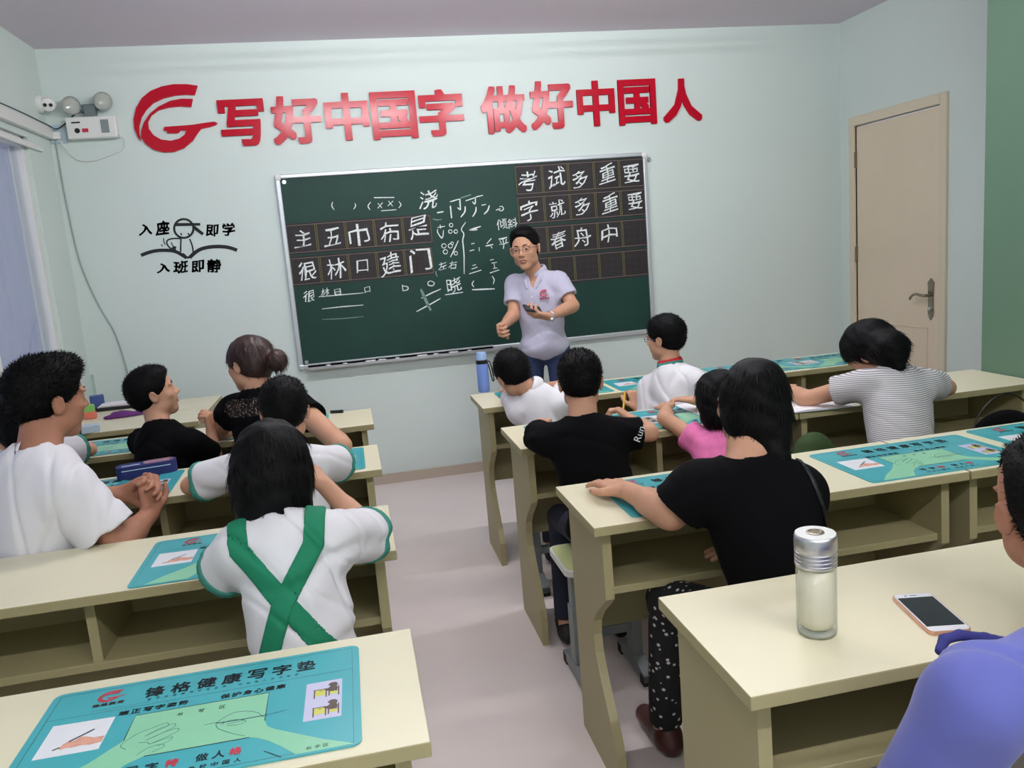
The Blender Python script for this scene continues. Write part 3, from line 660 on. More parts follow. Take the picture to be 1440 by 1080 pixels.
for pl, w in [([(540, 275), (540, 275.2)], 1)][:0]+[
    ([Z7(365, 130), Z7(360, 160), Z7(378, 190)], 1.3), ([Z7(535, 140), Z7(540, 160), Z7(525, 185)], 1.3), ([Z7(655, 130), Z7(635, 160), Z7(650, 190)], 1.3), ([Z7(868, 125), Z7(885, 150), Z7(868, 175)], 1.3),
    ([Z7(710, 140), Z7(740, 175)], 1.1), ([Z7(745, 135), Z7(708, 178)], 1.1), ([Z7(790, 122), Z7(822, 162)], 1.1), ([Z7(825, 122), Z7(785, 160)], 1.1), ([Z7(680, 97), Z7(835, 95)], 1.4), ([Z7(735, 197), Z7(850, 188)], 1.2),
    ([Z7(895, 760), Z7(900, 805)], 1.3), ([Z7(895, 765), Z7(935, 775), Z7(935, 795), Z7(900, 805)], 1.3),
    ([Z7(1112, 728), Z7(1090, 740), Z7(1095, 762), Z7(1125, 765), Z7(1138, 745), Z7(1112, 728)], 1.4),
    ([Z7(260, 850), Z7(430, 835), Z7(600, 820)], 1.2), ([Z7(285, 942), Z7(440, 925), Z7(600, 912)], 1.3),
    ([Z7(1040, 860), Z7(1110, 825), Z7(1188, 790)], 1.7), ([Z7(1003, 962), Z7(1100, 910), Z7(1185, 862)], 1.8),
    ([Z6(240, 140), Z6(252, 265)], 2.0), ([Z6(235, 100), Z6(285, 85), Z6(335, 70)], 1.6), ([Z6(335, 70), Z6(342, 180)], 2.0), ([Z6(342, 182), Z6(312, 158)], 1.6),
    ([Z6(390, 145), Z6(385, 200), Z6(345, 255)], 1.9), ([Z6(395, 90), Z6(495, 55)], 1.6), ([Z6(495, 55), Z6(488, 120), Z6(462, 98)], 1.7), ([Z6(500, 150), Z6(495, 200), Z6(465, 250)], 1.9),
    ([Z6(500, 50), Z6(570, 33)], 1.6), ([Z6(555, 135), Z6(600, 125)], 1.3), ([Z6(635, 135), Z6(618, 185), Z6(580, 225)], 2.0), ([Z6(105, 210), Z6(170, 199)], 2.0),
    ([Z6(700, 185), Z6(725, 175), Z6(748, 168)], 1.3), ([Z6(735, 150), Z6(760, 145), Z6(778, 165), Z6(765, 188), Z6(740, 188), Z6(730, 172)], 1.3),
    ([Z6(110, 360), Z6(150, 352), Z6(185, 347)], 1.4), ([Z6(135, 330), Z6(142, 370)], 1.3), ([Z6(112, 375), Z6(112, 410), Z6(150, 465), Z6(165, 440), Z6(170, 385)], 1.5),
    ([Z6(320, 492), Z6(280, 580), Z6(240, 660)], 1.6), ([Z6(395, 305), Z6(352, 375), Z6(376, 425), Z6(365, 490), Z6(372, 560), Z6(378, 640), Z6(379, 740), Z6(380, 830)], 1.7),
    ([Z6(430, 386), Z6(485, 368), Z6(548, 348)], 2.0), ([Z6(430, 386), Z6(475, 384), Z6(515, 380)], 1.8), ([Z6(450, 526), Z6(485, 518)], 1.2), ([Z6(435, 597), Z6(482, 584)], 1.3), ([Z6(530, 560), Z6(534, 600)], 1.2),
    ([Z6(655, 470), Z6(608, 525)], 1.3), ([Z6(595, 547), Z6(635, 540), Z6(675, 530)], 1.7), ([Z6(650, 548), Z6(665, 570)], 1.2), ([Z6(465, 745), Z6(500, 735)], 1.1), ([Z6(455, 780), Z6(515, 760)], 1.2), ([Z6(432, 828), Z6(555, 790)], 1.4),
    ([Z6(640, 690), Z6(680, 682)], 1.1), ([Z6(655, 720), Z6(710, 712)], 1.1), ([Z6(680, 715), Z6(690, 770)], 1.1), ([Z6(670, 775), Z6(715, 768)], 1.1), ([Z6(640, 820), Z6(735, 788)], 1.4),
    ([Z6(478, 898), Z6(460, 930), Z6(478, 962)], 1.4), ([Z6(662, 850), Z6(684, 890), Z6(672, 935)], 1.4), ([Z6(460, 990), Z6(570, 985), Z6(690, 980)], 2.0), ([Z6(185, 1042), Z6(275, 1028), Z6(368, 1015)], 1.5)]:
    bm = B(); cl(bm, pl, w); build('chalk_stroke', bm, M['chalk'], t)
for cx_, cy_, r_ in ((248, 335, 18), (240, 400, 18), (295, 400, 18), (175, 545, 22), (190, 605, 22), (240, 545, 22), (295, 620, 18), (258, 520, 14)):
    bm = B(); cl(bm, [Z6(cx_+r_*math.cos(a), cy_+r_*math.sin(a)) for a in [k*2*math.pi/8 for k in range(9)]], 1.2); build('chalk_stroke', bm, M['chalk'], t)
for pl, w in (([Z7(285, 1022), Z7(440, 1015), Z7(600, 1000)], 1.2), ([Z7(1035, 790), Z7(1072, 872), Z7(1112, 955)], 4.2), ([Z6(60, 270), Z6(100, 282), Z6(155, 278)], 1.4), ([Z6(95, 800), Z6(95, 830), Z6(110, 858)], 1.4), ([Z6(345, 60), Z6(450, 27)], 1.8)):
    bm = B(); cl(bm, pl, w); build('rubbed_chalk_stroke', bm, M['chalk_faint'], t)
# chalk sticks on the tray
rnd = random.Random(4)
for i in range(9):
    x = tx0+ox+0.12+i*(tx1-tx0-0.2)/9+rnd.uniform(-.02, .02); L = rnd.uniform(0.02, 0.07)
    bm = B(); add_tube(bm, [(0, 0, 0), (L, rnd.uniform(-.006, .006), 0)], 0.0052, 8)
    o = build('chalk_stick', bm, M['chalk'], smooth='auto'); o.location = (x, -0.058, BZ0+0.0155)
    tag(o, 'stub of white chalk lying in the chalkboard tray', 'chalk', 'chalk stubs in the tray')
# magnetic sheets with squares
def sheet(corners, chars, label):
    """corners: pixel TL, TR, BL, BR of the row"""
    q = [at(*c, y=-0.022) for c in corners]
    x0 = (q[0][0]+q[2][0])/2; x1 = (q[1][0]+q[3][0])/2; z1 = (q[0][2]+q[1][2])/2; z0 = (q[2][2]+q[3][2])/2
    s = thing('grid_sheet', label, 'magnetic sheet', (x0, -0.0222, z0), 0, 'black magnetic writing sheets on the chalkboard')
    w, h = x1-x0, z1-z0
    box_obj('magnetic_sheet', (-0.004, -0.0015, -0.008), (w+0.004, 0, h+0.008), M['grid_panel'], s)
    cw = w/5; bmp = B(); bmf = B()
    for zz in (0.004, h-0.004): add_ribbon(bmp, [(0, zz), (w, zz)], 0.0028, 'xz', -0.0019, 0)
    for i in range(6):
        for d in ((-0.005, 0.005) if 0 < i < 5 else (0.0,)): bmy = B(); add_ribbon(bmy, [(i*cw+d, 0.004), (i*cw+d, h-0.004)], 0.0032, 'xz', -0.0020, 0); build('yellow_rule', bmy, M['grid_yellow'], s)
    for i in range(5):
        for f in (0.25, 0.5, 0.75): add_ribbon(bmf, [(i*cw+0.012, h*f), ((i+1)*cw-0.012, h*f)], 0.0014, 'xz', -0.0018, 0); add_ribbon(bmf, [(i*cw+cw*f, 0.01), (i*cw+cw*f, h-0.01)], 0.0014, 'xz', -0.0017, 0)
    build('pale_rule', bmp, M['grid_pale'], s); build('faint_guide_line', bmf, M['grid_faint'], s)['kind'] = 'stuff'
    for k, (ch, px, py, sz) in enumerate(chars):
        p = at(px, py, y=-0.0222); bm = B()
        add_text(bm, ch, (p[0]-x0, p[2]-z0), sz*KPX*0.86, sz*KPX*0.90, 'xz', -0.0023, bold=0.0, shear=0.04, jitter=0.05, rise=0.16, seed=k+ord(ch))
        build('chalk_character', bm, M['chalk'], s)
sheet([(402, 318.5), (605.5, 300.5), (406.5, 357), (606.5, 341)], [('主', 426, 335, 25), ('五', 467.6, 334, 25), ('巾', 504.6, 331, 31), ('布', 547, 328, 31), ('是', 588, 319, 31)], 'upper of the two chalked black sheets near the window end, five characters')
sheet([(407.5, 364.5), (606.5, 346.5), (413.5, 403), (609, 383)], [('很', 431.5, 381, 28), ('林', 472, 377, 29), ('口', 510.5, 374, 18), ('建', 549, 371, 31), ('门', 591.5, 365.5, 33)], 'lower of the two chalked black sheets near the window end')
rows = [((723.5, 234), (905.5, 222.5), (728, 273), (906.5, 262.5)), ((727, 277.5), (907.5, 265.5), (731, 313), (908.5, 303.5)), ((732, 320), (909, 308.5), (736, 357), (910, 347)), ((736, 363), (910, 352), (740, 399), (911.5, 388.5))]
sheet(rows[0], [('考', 742, 254, 29), ('试', 782, 250, 30), ('多', 815.6, 251, 27), ('重', 854, 244.4, 27), ('要', 888, 244.4, 27)], 'topmost of the four black sheets behind the teacher, filled with chalked characters')
sheet(rows[1], [('字', 744.7, 296, 29), ('就', 783.6, 293, 26), ('多', 819, 289, 27), ('重', 858, 286, 27), ('要', 893, 283, 25)], 'second black sheet from the top behind the teacher, filled with chalked characters')
sheet(rows[2], [('人', 748, 336, 24), ('春', 785.5, 336.7, 26), ('舟', 819, 333, 29), ('中', 856, 329, 28)], 'third black sheet down, with four chalked characters beside the head of the teacher')
sheet(rows[3], [], 'lowest black sheet behind the teacher, its squares still empty')

# emergency light, its socket and cables
ec = at(131, 181, y=-0.03)
t = thing('emergency_light', 'white twin-head emergency light on the front wall by the window', 'emergency light', (ec[0], 0, ec[2]))
box_obj('housing', (-0.13, -0.062, -0.055), (0.13, 0, 0.062), M['white_plastic'], t, bevel=0.006)
box_obj('status_label', (-0.10, -0.0635, 0.028), (-0.055, -0.062, 0.036), M['ink'], t)
bm = B(); add_tube(bm, [(-0.075, -0.066, -0.012), (-0.075, -0.062, -0.012)], 0.014, 16); build('test_button', bm, M['black_plastic'], t, smooth='auto')
box_obj('indicator_window', (-0.050, -0.0640, -0.022), (-0.018, -0.062, -0.002), M['ink_red'], t)
box_obj('instruction_label', (0.05, -0.0635, -0.03), (0.092, -0.062, 0.042), M['stool_grey'], t)
bm = B(); add_box(bm, (-0.03, -0.055, 0.062), (0.03, -0.005, 0.13)); add_tube(bm, [(-0.02, -0.03, 0.10), (-0.06, -0.035, 0.12)], 0.02, 10); add_tube(bm, [(0.02, -0.03, 0.11), (0.06, -0.035, 0.13)], 0.02, 10); build('lamp_bracket', bm, M['grey_box'], t, bevel=0.004)
for sx in (-0.085, 0.083):
    bm = B(); zc = 0.125 if sx < 0 else 0.14
    add_lathe(bm, [(0.020, -0.035), (0.042, -0.018), (0.050, 0.006), (0.050, 0.012), (0.046, 0.012), (0.044, 0.004), (0.030, -0.008), (0.006, -0.016)], (sx, -0.062, zc), 24, (0.06, -1, -0.28))
    hd = build('lamp_head', bm, M['reflector'], t, smooth='auto')
    bm = B(); add_lathe(bm, [(0.0455, 0.006), (0.045, 0.0085), (0.02, 0.012), (0.002, 0.0125)], (sx, -0.062, zc), 24, (0.06, -1, -0.28)); build('lens', bm, M['clear_lens'], hd, smooth=True)
sk_ = at(82, 189, y=0)
t2 = thing('wall_socket', 'pale wall socket between emergency light and window', 'socket', (sk_[0], 0, sk_[2]))
box_obj('faceplate', (-0.043, -0.008, -0.05), (0.043, 0, 0.05), M['pale_blue'], t2, bevel=0.003)
box_obj('plug', (-0.02, -0.035, -0.03), (0.018, -0.008, 0.01), M['white_plastic'], t2, bevel=0.004)
bm = B(); add_tube(bm, curve_pts([(ec[0]+0.125, -0.03, ec[2]-0.03), (ec[0]+0.155, -0.025, ec[2]-0.06), (ec[0]+0.13, -0.012, ec[2]-0.12), (ec[0]+0.03, -0.010, ec[2]-0.155), (ec[0]-0.03, -0.010, ec[2]-0.17), (ec[0]-0.12, -0.010, ec[2]-0.155), (sk_[0]+0.005, -0.03, sk_[2]-0.03)]), 0.003, 8)
tag(build('power_cable', bm, M['white_plastic'], smooth=True), 'thin white cable looping below the emergency light', 'cable')
bm = B(); add_tube(bm, curve_pts([(X_LEFT+0.034, -1.0, 2.30), (X_LEFT+0.034, -0.45, 2.302), (X_LEFT+0.034, -0.12, 2.298), (X_LEFT+0.06, -0.03, 2.29), (ec[0]-0.10, -0.012, ec[2]+0.075), (ec[0]-0.05, -0.02, ec[2]+0.11)]), 0.0035, 8)
tag(build('lamp_cable', bm, M['black_plastic'], smooth=True), 'black cable running along the window trunking to the emergency light', 'cable')
bm = B(); cb = [(X_LEFT+0.028, -0.006, 2.24), (X_LEFT+0.03, -0.006, 1.9), (X_LEFT+0.05, -0.006, 1.55), (X_LEFT+0.11, -0.006, 1.30), (X_LEFT+0.17, -0.006, 1.14), (X_LEFT+0.20, -0.008, 0.96), (X_LEFT+0.22, -0.02, 0.80)]
add_tube(bm, curve_pts(cb), 0.004, 8); tag(build('hanging_cable', bm, mat('pale_grey_cable', srgb(158, 172, 170), .6), smooth=True), 'grey cable hanging down the front wall in the window corner', 'cable')
# ceiling camera in the corner
cc_ = at(50, 146, y=-0.10)
t = thing('security_camera', 'small white turret camera high in the window corner', 'camera', (X_LEFT, cc_[1], cc_[2]))
bm = B(); add_lathe(bm, [(0.048, 0), (0.050, 0.012), (0.044, 0.026), (0.036, 0.030)], (0, 0, 0), 28, (1, 0, 0)); build('mount_base', bm, M['white_plastic'], t, smooth='auto')
bm = B(); add_lathe(bm, [(0.010, -0.038), (0.030, -0.026), (0.040, -0.006), (0.041, 0.006), (0.033, 0.022), (0.030, 0.024)], (0.048, -0.002, -0.006), 28, (0.30, -0.9, -0.30)); ball = build('camera_ball', bm, M['white_plastic'], t, smooth='auto')
ax = Vector((0.30, -0.9, -0.30)).normalized(); sd = ax.cross(Vector((0, 0, 1))).normalized()
for s_ in (-0.014, 0.014):
    p = Vector((0.048, -0.002, -0.006))+ax*0.023+sd*s_
    bm = B(); add_tube(bm, [p, p+ax*0.004], 0.0095, 16); build('camera_lens', bm, M['black_plastic'], ball, smooth='auto')

# ------------------------------------------------------------------ stools
def stool(x, y, label, h=0.43, rz=0.0, first=[None]):
    if first[0] is None:
        t = thing('stool', label, 'stool', (x, y, 0), rz, 'pale green stools at the desks')
        bm = B(); add_prism(bm, rrect(-0.15, 0.15, -0.12, 0.12, 0.03), 'z', h-0.022, h-0.002); build('seat_rim', bm, M['white_plastic'], t, bevel=0.004)
        bm = B(); add_prism(bm, rrect(-0.142, 0.142, -0.112, 0.112, 0.026), 'z', h-0.004, h); build('seat', bm, M['stool_seat'], t)
        for s in (-0.10, 0.10):
            bm = B(); add_box(bm, (s-0.014, -0.022, 0.22), (s+0.014, 0.022, h-0.022)); build('leg', bm, M['stool_grey'], t, bevel=0.003)
            bm = B(); add_box(bm, (s-0.018, -0.030, 0.05), (s+0.018, 0.030, 0.26)); build('leg_sleeve', bm, M['stool_grey'], t, bevel=0.004)
            bm = B(); add_prism(bm, [(-0.13, 0.014), (-0.13, 0.04), (-0.04, 0.062), (0.04, 0.062), (0.13, 0.04), (0.13, 0.014)], 'x', s-0.02, s+0.02); ft = build('foot_bar', bm, M['stool_grey'], t, bevel=0.003)
            for yy in (-0.13, 0.095): box_obj('foot_cap', (s-0.021, yy, 0), (s+0.021, yy+0.037, 0.034), M['rubber'], ft)
        bm = B(); add_box(bm, (-0.09, -0.012, 0.14), (0.09, 0.012, 0.17)); build('crossbar', bm, M['stool_grey'], t)
        first[0] = t; return t
    return dup(first[0], (x, y, 0), rz, label)
# ------------------------------------------------------------------ bodies: smooth blended volumes, meshed here
def unit(v):
    v = V(v); return v/(np.linalg.norm(v)+1e-12)
class Sdf:
    def __init__(self): self.p = []
    def add(self, fn, lo, hi, k, op):
        self.p.append((fn, lo, hi, k, op)); return self
    def cone(self, a, b_, r1, r2, k=0.02, op='+', capa=False, capb=False):
        a = V(a); b_ = V(b_); ba = b_-a; l2 = float(ba@ba)+1e-12; L = math.sqrt(l2)
        def fn(X, Y, Z):
            px, py, pz = X-a[0], Y-a[1], Z-a[2]
            t0 = (px*ba[0]+py*ba[1]+pz*ba[2])/l2
            t = np.clip(t0, 0, 1)
            d = np.sqrt((px-t*ba[0])**2+(py-t*ba[1])**2+(pz-t*ba[2])**2)-(r1+(r2-r1)*t)
            if capb: d = np.maximum(d, (t0-1)*L)
            if capa: d = np.maximum(d, -t0*L)
            return d
        r = max(r1, r2)
        return self.add(fn, np.minimum(a, b_)-r, np.maximum(a, b_)+r, k, op)
    def ell(self, c, r, R=None, k=0.02, op='+'):
        c = V(c); r = V(r) if np.ndim(r) else V([r, r, r]); R = np.eye(3) if R is None else R   # R columns = axes
        def fn(X, Y, Z):
            px, py, pz = X-c[0], Y-c[1], Z-c[2]
            q = [px*R[0, i]+py*R[1, i]+pz*R[2, i] for i in range(3)]
            k0 = np.sqrt(sum((q[i]/r[i])**2 for i in range(3)))+1e-9; k1 = np.sqrt(sum((q[i]/(r[i]*r[i]))**2 for i in range(3)))+1e-9
            return k0*(k0-1)/k1
        e = np.sqrt(((R*r)**2).sum(1))
        return self.add(fn, c-e, c+e, k, op)
    def ring(self, c, n, R_, r, k=0.005, op='+', flat=1.0):
        c = V(c); n = unit(n)
        def fn(X, Y, Z):
            px, py, pz = X-c[0], Y-c[1], Z-c[2]
            h = px*n[0]+py*n[1]+pz*n[2]; rad = np.sqrt(np.maximum(px*px+py*py+pz*pz-h*h, 0))
            return np.sqrt((rad-R_)**2+(h*flat)**2)-r
        e = R_+r*max(1, 1/flat)
        return self.add(fn, c-e, c+e, k, op)
    def cut(self, p0, n, k=0.0):
        p0 = V(p0); n = unit(n)
        return self.add(lambda X, Y, Z: (X-p0[0])*n[0]+(Y-p0[1])*n[1]+(Z-p0[2])*n[2], None, None, k, 'x')
    def grid(self, h):
        plus = [q for q in self.p if q[4] == '+']
        lo = np.min([q[1] for q in plus], 0)-3*h-0.01; hi = np.max([q[2] for q in plus], 0)+3*h+0.01
        n = np.ceil((hi-lo)/h).astype(int)+1
        D = np.full(n, 0.5, np.float32)
        ax = [np.float32(lo[i])+np.arange(n[i], dtype=np.float32)*np.float32(h) for i in range(3)]
        for fn, a, b_, k, op in self.p:
            if a is None: i0 = np.zeros(3, int); i1 = n
            else:
                m_ = k+0.03
                i0 = np.clip(np.floor((a-m_-lo)/h).astype(int), 0, n); i1 = np.clip(np.ceil((b_+m_-lo)/h).astype(int)+1, 0, n)
            if (i1 <= i0).any(): continue
            s = tuple(slice(i0[i], i1[i]) for i in range(3))
            d = fn(ax[0][s[0], None, None], ax[1][None, s[1], None], ax[2][None, None, s[2]]).astype(np.float32)
            A = D[s]
            if op == '+': B_ = d; r = np.minimum(A, B_)
            elif op == '-': B_ = -d; r = np.maximum(A, B_)
            else: B_ = d; r = np.maximum(A, B_)
            if k > 0:
                hh = np.maximum(k-np.abs(A-B_), 0)/k; r = r-hh*hh*k*0.25 if op == '+' else r+hh*hh*k*0.25
            D[s] = r
        return D, lo, h
def pts_of(lo, h, idx): return [np.float32(lo[i])+idx[i].astype(np.float32)*np.float32(h) for i in range(3)]
def displace(D, lo, h, fn, lim=0.03):
    idx = np.nonzero(np.abs(D) < lim); X, Y, Z = pts_of(lo, h, idx); D[idx] += fn(X, Y, Z).astype(np.float32)
def folds(amp, seed=0, scale=1.0, d=(0.3, 0.2, 1.0)):
    """creases pressed into cloth: narrow valleys in three directions, each only in patches"""
    rs = np.random.RandomState(seed); fam = []
    for i in range(4):
        u = unit(V(d)+rs.randn(3)*(0.35 if i < 2 else 0.8)); e = unit(np.cross(u, rs.randn(3))); fam.append((u, e, rs.rand(6)*6.28, (15+7*i+rs.rand()*4)*scale, 0.34-0.04*i, 1.0-0.16*i))
    def fn(X, Y, Z):
        out = 0
        for u, e, a, f, wd, am in fam:
            s = X*u[0]+Y*u[1]+Z*u[2]; v = X*e[0]+Y*e[1]+Z*e[2]
            ph = f*s+1.1*np.sin(v*9*scale+a[0])+0.5*np.sin(v*21*scale+a[1])+a[2]
            m_ = np.clip(np.sin(v*8*scale+a[3])*np.sin(s*6*scale+a[4])*1.8+0.25, 0, 1)
            out = out+am*m_*(np.exp(-(np.sin(ph)/wd)**2)-0.35*np.cos(ph)**2)
        return amp*out*0.9
    return fn
def lumps(amp, f, seed=0):
    rs = np.random.RandomState(seed); dirs = rs.randn(7, 3); dirs /= np.linalg.norm(dirs, axis=1)[:, None]; a = rs.rand(7)*6.28
    def fn(X, Y, Z):
        s = 0
        for i in range(7): s = s+np.sin((X*dirs[i, 0]+Y*dirs[i, 1]+Z*dirs[i, 2])*f*(0.7+0.12*i)+a[i])
        return amp*s/2.6
    return fn
_C = [(i, j, k) for i in (0, 1) for j in (0, 1) for k in (0, 1)]
def nets(D, lo, h):
    s = D < 0
    n0, n1, n2 = D.shape
    cnt = np.zeros((n0-1, n1-1, n2-1), np.int8)
    for i, j, k in _C: cnt += s[i:n0-1+i, j:n1-1+j, k:n2-1+k]
    mix = (cnt > 0) & (cnt < 8)
    I = np.nonzero(mix); N = len(I[0])
    if N == 0: return np.zeros((0, 3)), np.zeros((0, 4), int)
    ids = np.full(mix.shape, -1, np.int64); ids[I] = np.arange(N)
    val = {c: D[I[0]+c[0], I[1]+c[1], I[2]+c[2]].astype(np.float64) for c in _C}
    acc = np.zeros((N, 3)); num = np.zeros(N)
    for c in _C:
        for a in range(3):
            if c[a] == 0:
                e = list(c); e[a] = 1; e = tuple(e); va, vb = val[c], val[e]; m_ = (va < 0) != (vb < 0)
                t = np.where(m_, va/np.where(m_, va-vb, 1), 0)
                p = np.zeros((N, 3)); p[:] = c; p[:, a] += t
                acc[m_] += p[m_]; num[m_] += 1
    v = acc/num[:, None]+np.stack(I, 1); v = lo+v*h
    F = []
    for a in range(3):
        b_, c_ = (a+1) % 3, (a+2) % 3
        sl0 = [slice(None)]*3; sl1 = [slice(None)]*3; sl0[a] = slice(0, -1); sl1[a] = slice(1, None)
        A = s[tuple(sl0)]; Bq = s[tuple(sl1)]; ch = A != Bq
        J = np.nonzero(ch); ok = (J[b_] > 0) & (J[c_] > 0) & (J[b_] < D.shape[b_]-1) & (J[c_] < D.shape[c_]-1)
        J = [q[ok] for q in J]; ins = A[tuple(J)]
        def cell(db, dc):
            q = [x.copy() for x in J]; q[b_] -= db; q[c_] -= dc; return ids[tuple(q)]
        quad = np.stack([cell(1, 1), cell(0, 1), cell(0, 0), cell(1, 0)], 1)
        quad[~ins] = quad[~ins][:, ::-1]
        F.append(quad)
    F = np.concatenate(F); F = F[(F >= 0).all(1)]
    return v, F
def mesh_np(name, v, f, smooth=True):
    me = bpy.data.meshes.new(name); f = np.asarray(f, np.int32); k = f.shape[1]
    me.vertices.add(len(v)); me.vertices.foreach_set('co', np.asarray(v, np.float32).ravel())
    me.loops.add(len(f)*k); me.loops.foreach_set('vertex_index', f.ravel())
    me.polygons.add(len(f)); me.polygons.foreach_set('loop_start', np.arange(len(f), dtype=np.int32)*k)
    me.polygons.foreach_set('use_smooth', np.full(len(f), smooth)); me.update(calc_edges=True); me.validate()
    return me
def vnormals(v, f):
    n = np.cross(v[f[:, 2]]-v[f[:, 0]], v[f[:, 3]]-v[f[:, 1]]); N = np.zeros_like(v)
    for i in range(4): np.add.at(N, f[:, i], n)
    return N/(np.linalg.norm(N, axis=1)[:, None]+1e-12)
def part_np(name, D, lo, h, m_, parent, label=None):
    v, f = nets(D, lo, h)
    if not len(v): return None
    v = v-V(parent.location)
    return obj_from(name, mesh_np(name, v, f), m_, parent, label)
def sdf_obj(name, S, h, m_, parent, label=None): return part_np(name, *S.grid(h), m_, parent, label)

def rotm(yaw, pitch=0, roll=0):
    y, p, r = [math.radians(a) for a in (yaw, pitch, roll)]
    Rz = np.array([[math.cos(y), -math.sin(y), 0], [math.sin(y), math.cos(y), 0], [0, 0, 1]])
    Rx = np.array([[1, 0, 0], [0, math.cos(p), -math.sin(p)], [0, math.sin(p), math.cos(p)]])
    Ry = np.array([[math.cos(r), 0, math.sin(r)], [0, 1, 0], [-math.sin(r), 0, math.cos(r)]])
    return Rz @ Rx @ Ry

def hand(S, w, fwd, pn, side, s=1.0, curl=(0.35, 0.5, 0.4), thumb=0.5):
    """palm and five fingers from the wrist w; pn = way the palm faces; side +1: right hand"""
    f = unit(fwd); n = unit(V(pn)-f*(f@V(pn))); lat = np.cross(n, f)*side   # towards the thumb
    offs = (0.030, 0.010, -0.010, -0.029); kl = (0.086, 0.090, 0.085, 0.077)
    ph = [(0.040, 0.025, 0.020), (0.045, 0.028, 0.021), (0.041, 0.026, 0.021), (0.031, 0.020, 0.018)]
    for i in range(4):
        a = V(w)+lat*offs[i]*0.55*s+f*0.012*s; kn = V(w)+(lat*offs[i]+f*kl[i])*s
        S.cone(a, kn, 0.0155*s, 0.0125*s, 0.012*s)
        p = kn; ang = 0
        for j in range(3):
            ang += curl[j]*(1+0.12*i); d = math.cos(ang)*f+math.sin(ang)*n+lat*(0.10*(1.4-i))*(0.6 if j == 0 else 0.1)
            q = p+unit(d)*ph[i][j]*s; S.cone(p, q, (0.0105-0.0012*j)*s, (0.0095-0.0012*j)*s, 0.003*s); p = q
    b0 = V(w)+lat*0.022*s+f*0.018*s; d = unit(lat*0.75+f*0.6+n*thumb); p = b0+d*0.042*s
    S.cone(b0, p, 0.017*s, 0.0125*s, 0.010*s); d2 = unit(lat*0.30+f*0.85+n*thumb*1.1); q = p+d2*0.030*s
    S.cone(p, q, 0.0120*s, 0.0105*s, 0.003*s); S.cone(q, q+unit(f+n*thumb*1.2-lat*0.1)*0.024*s, 0.0105*s, 0.0088*s, 0.003*s)

def head_prims(S, c, R, H):
    P = lambda x, y, z: c+R@V(x, y, z)*H
    E = lambda p, r, k=0.02, op='+': S.ell(P(*p), V(r)*H, R, k*H, op)
    E((0, -0.06, 0.13), (0.325, 0.405, 0.355), 0.05)
    E((0, 0.09, -0.13), (0.265, 0.265, 0.33), 0.10)
    E((0, 0.215, -0.405), (0.105, 0.09, 0.08), 0.10)
    for s in (-1, 1):
        E((s*0.185, 0.02, -0.27), (0.085, 0.14, 0.10), 0.08)
        E((s*0.155, 0.235, -0.10), (0.09, 0.075, 0.085), 0.06)
        E((s*0.125, 0.315, 0.075), (0.11, 0.035, 0.035), 0.05)
    for s in (-1, 1):
        E((s*0.125, 0.365, 0.005), (0.078, 0.06, 0.05), 0.05, '-')
        E((s*0.122, 0.285, 0.003), (0.070, 0.062, 0.062), 0.008)
        E((s*0.122, 0.352, 0.001), (0.055, 0.030, 0.016), 0.006, '-')
    S.cone(P(0, 0.325, 0.03), P(0, 0.395, -0.115), 0.026*H, 0.042*H, 0.03*H)
    for s in (-1, 1): E((s*0.042, 0.355, -0.135), (0.036, 0.04, 0.03), 0.02)
    E((0, 0.318, -0.235), (0.085, 0.045, 0.026), 0.02); E((0, 0.312, -0.285), (0.075, 0.045, 0.028), 0.02); E((0, 0.365, -0.258), (0.085, 0.03, 0.008), 0.008, '-')
    for s in (-1, 1):
        Rz = R@rotm(s*-18, 0, s*8)
        S.ell(P(s*0.335, -0.03, -0.045), V(0.031, 0.075, 0.122)*H, Rz, 0.02*H)
        S.ell(P(s*0.368, -0.018, -0.03), V(0.020, 0.042, 0.070)*H, Rz, 0.010*H, '-')

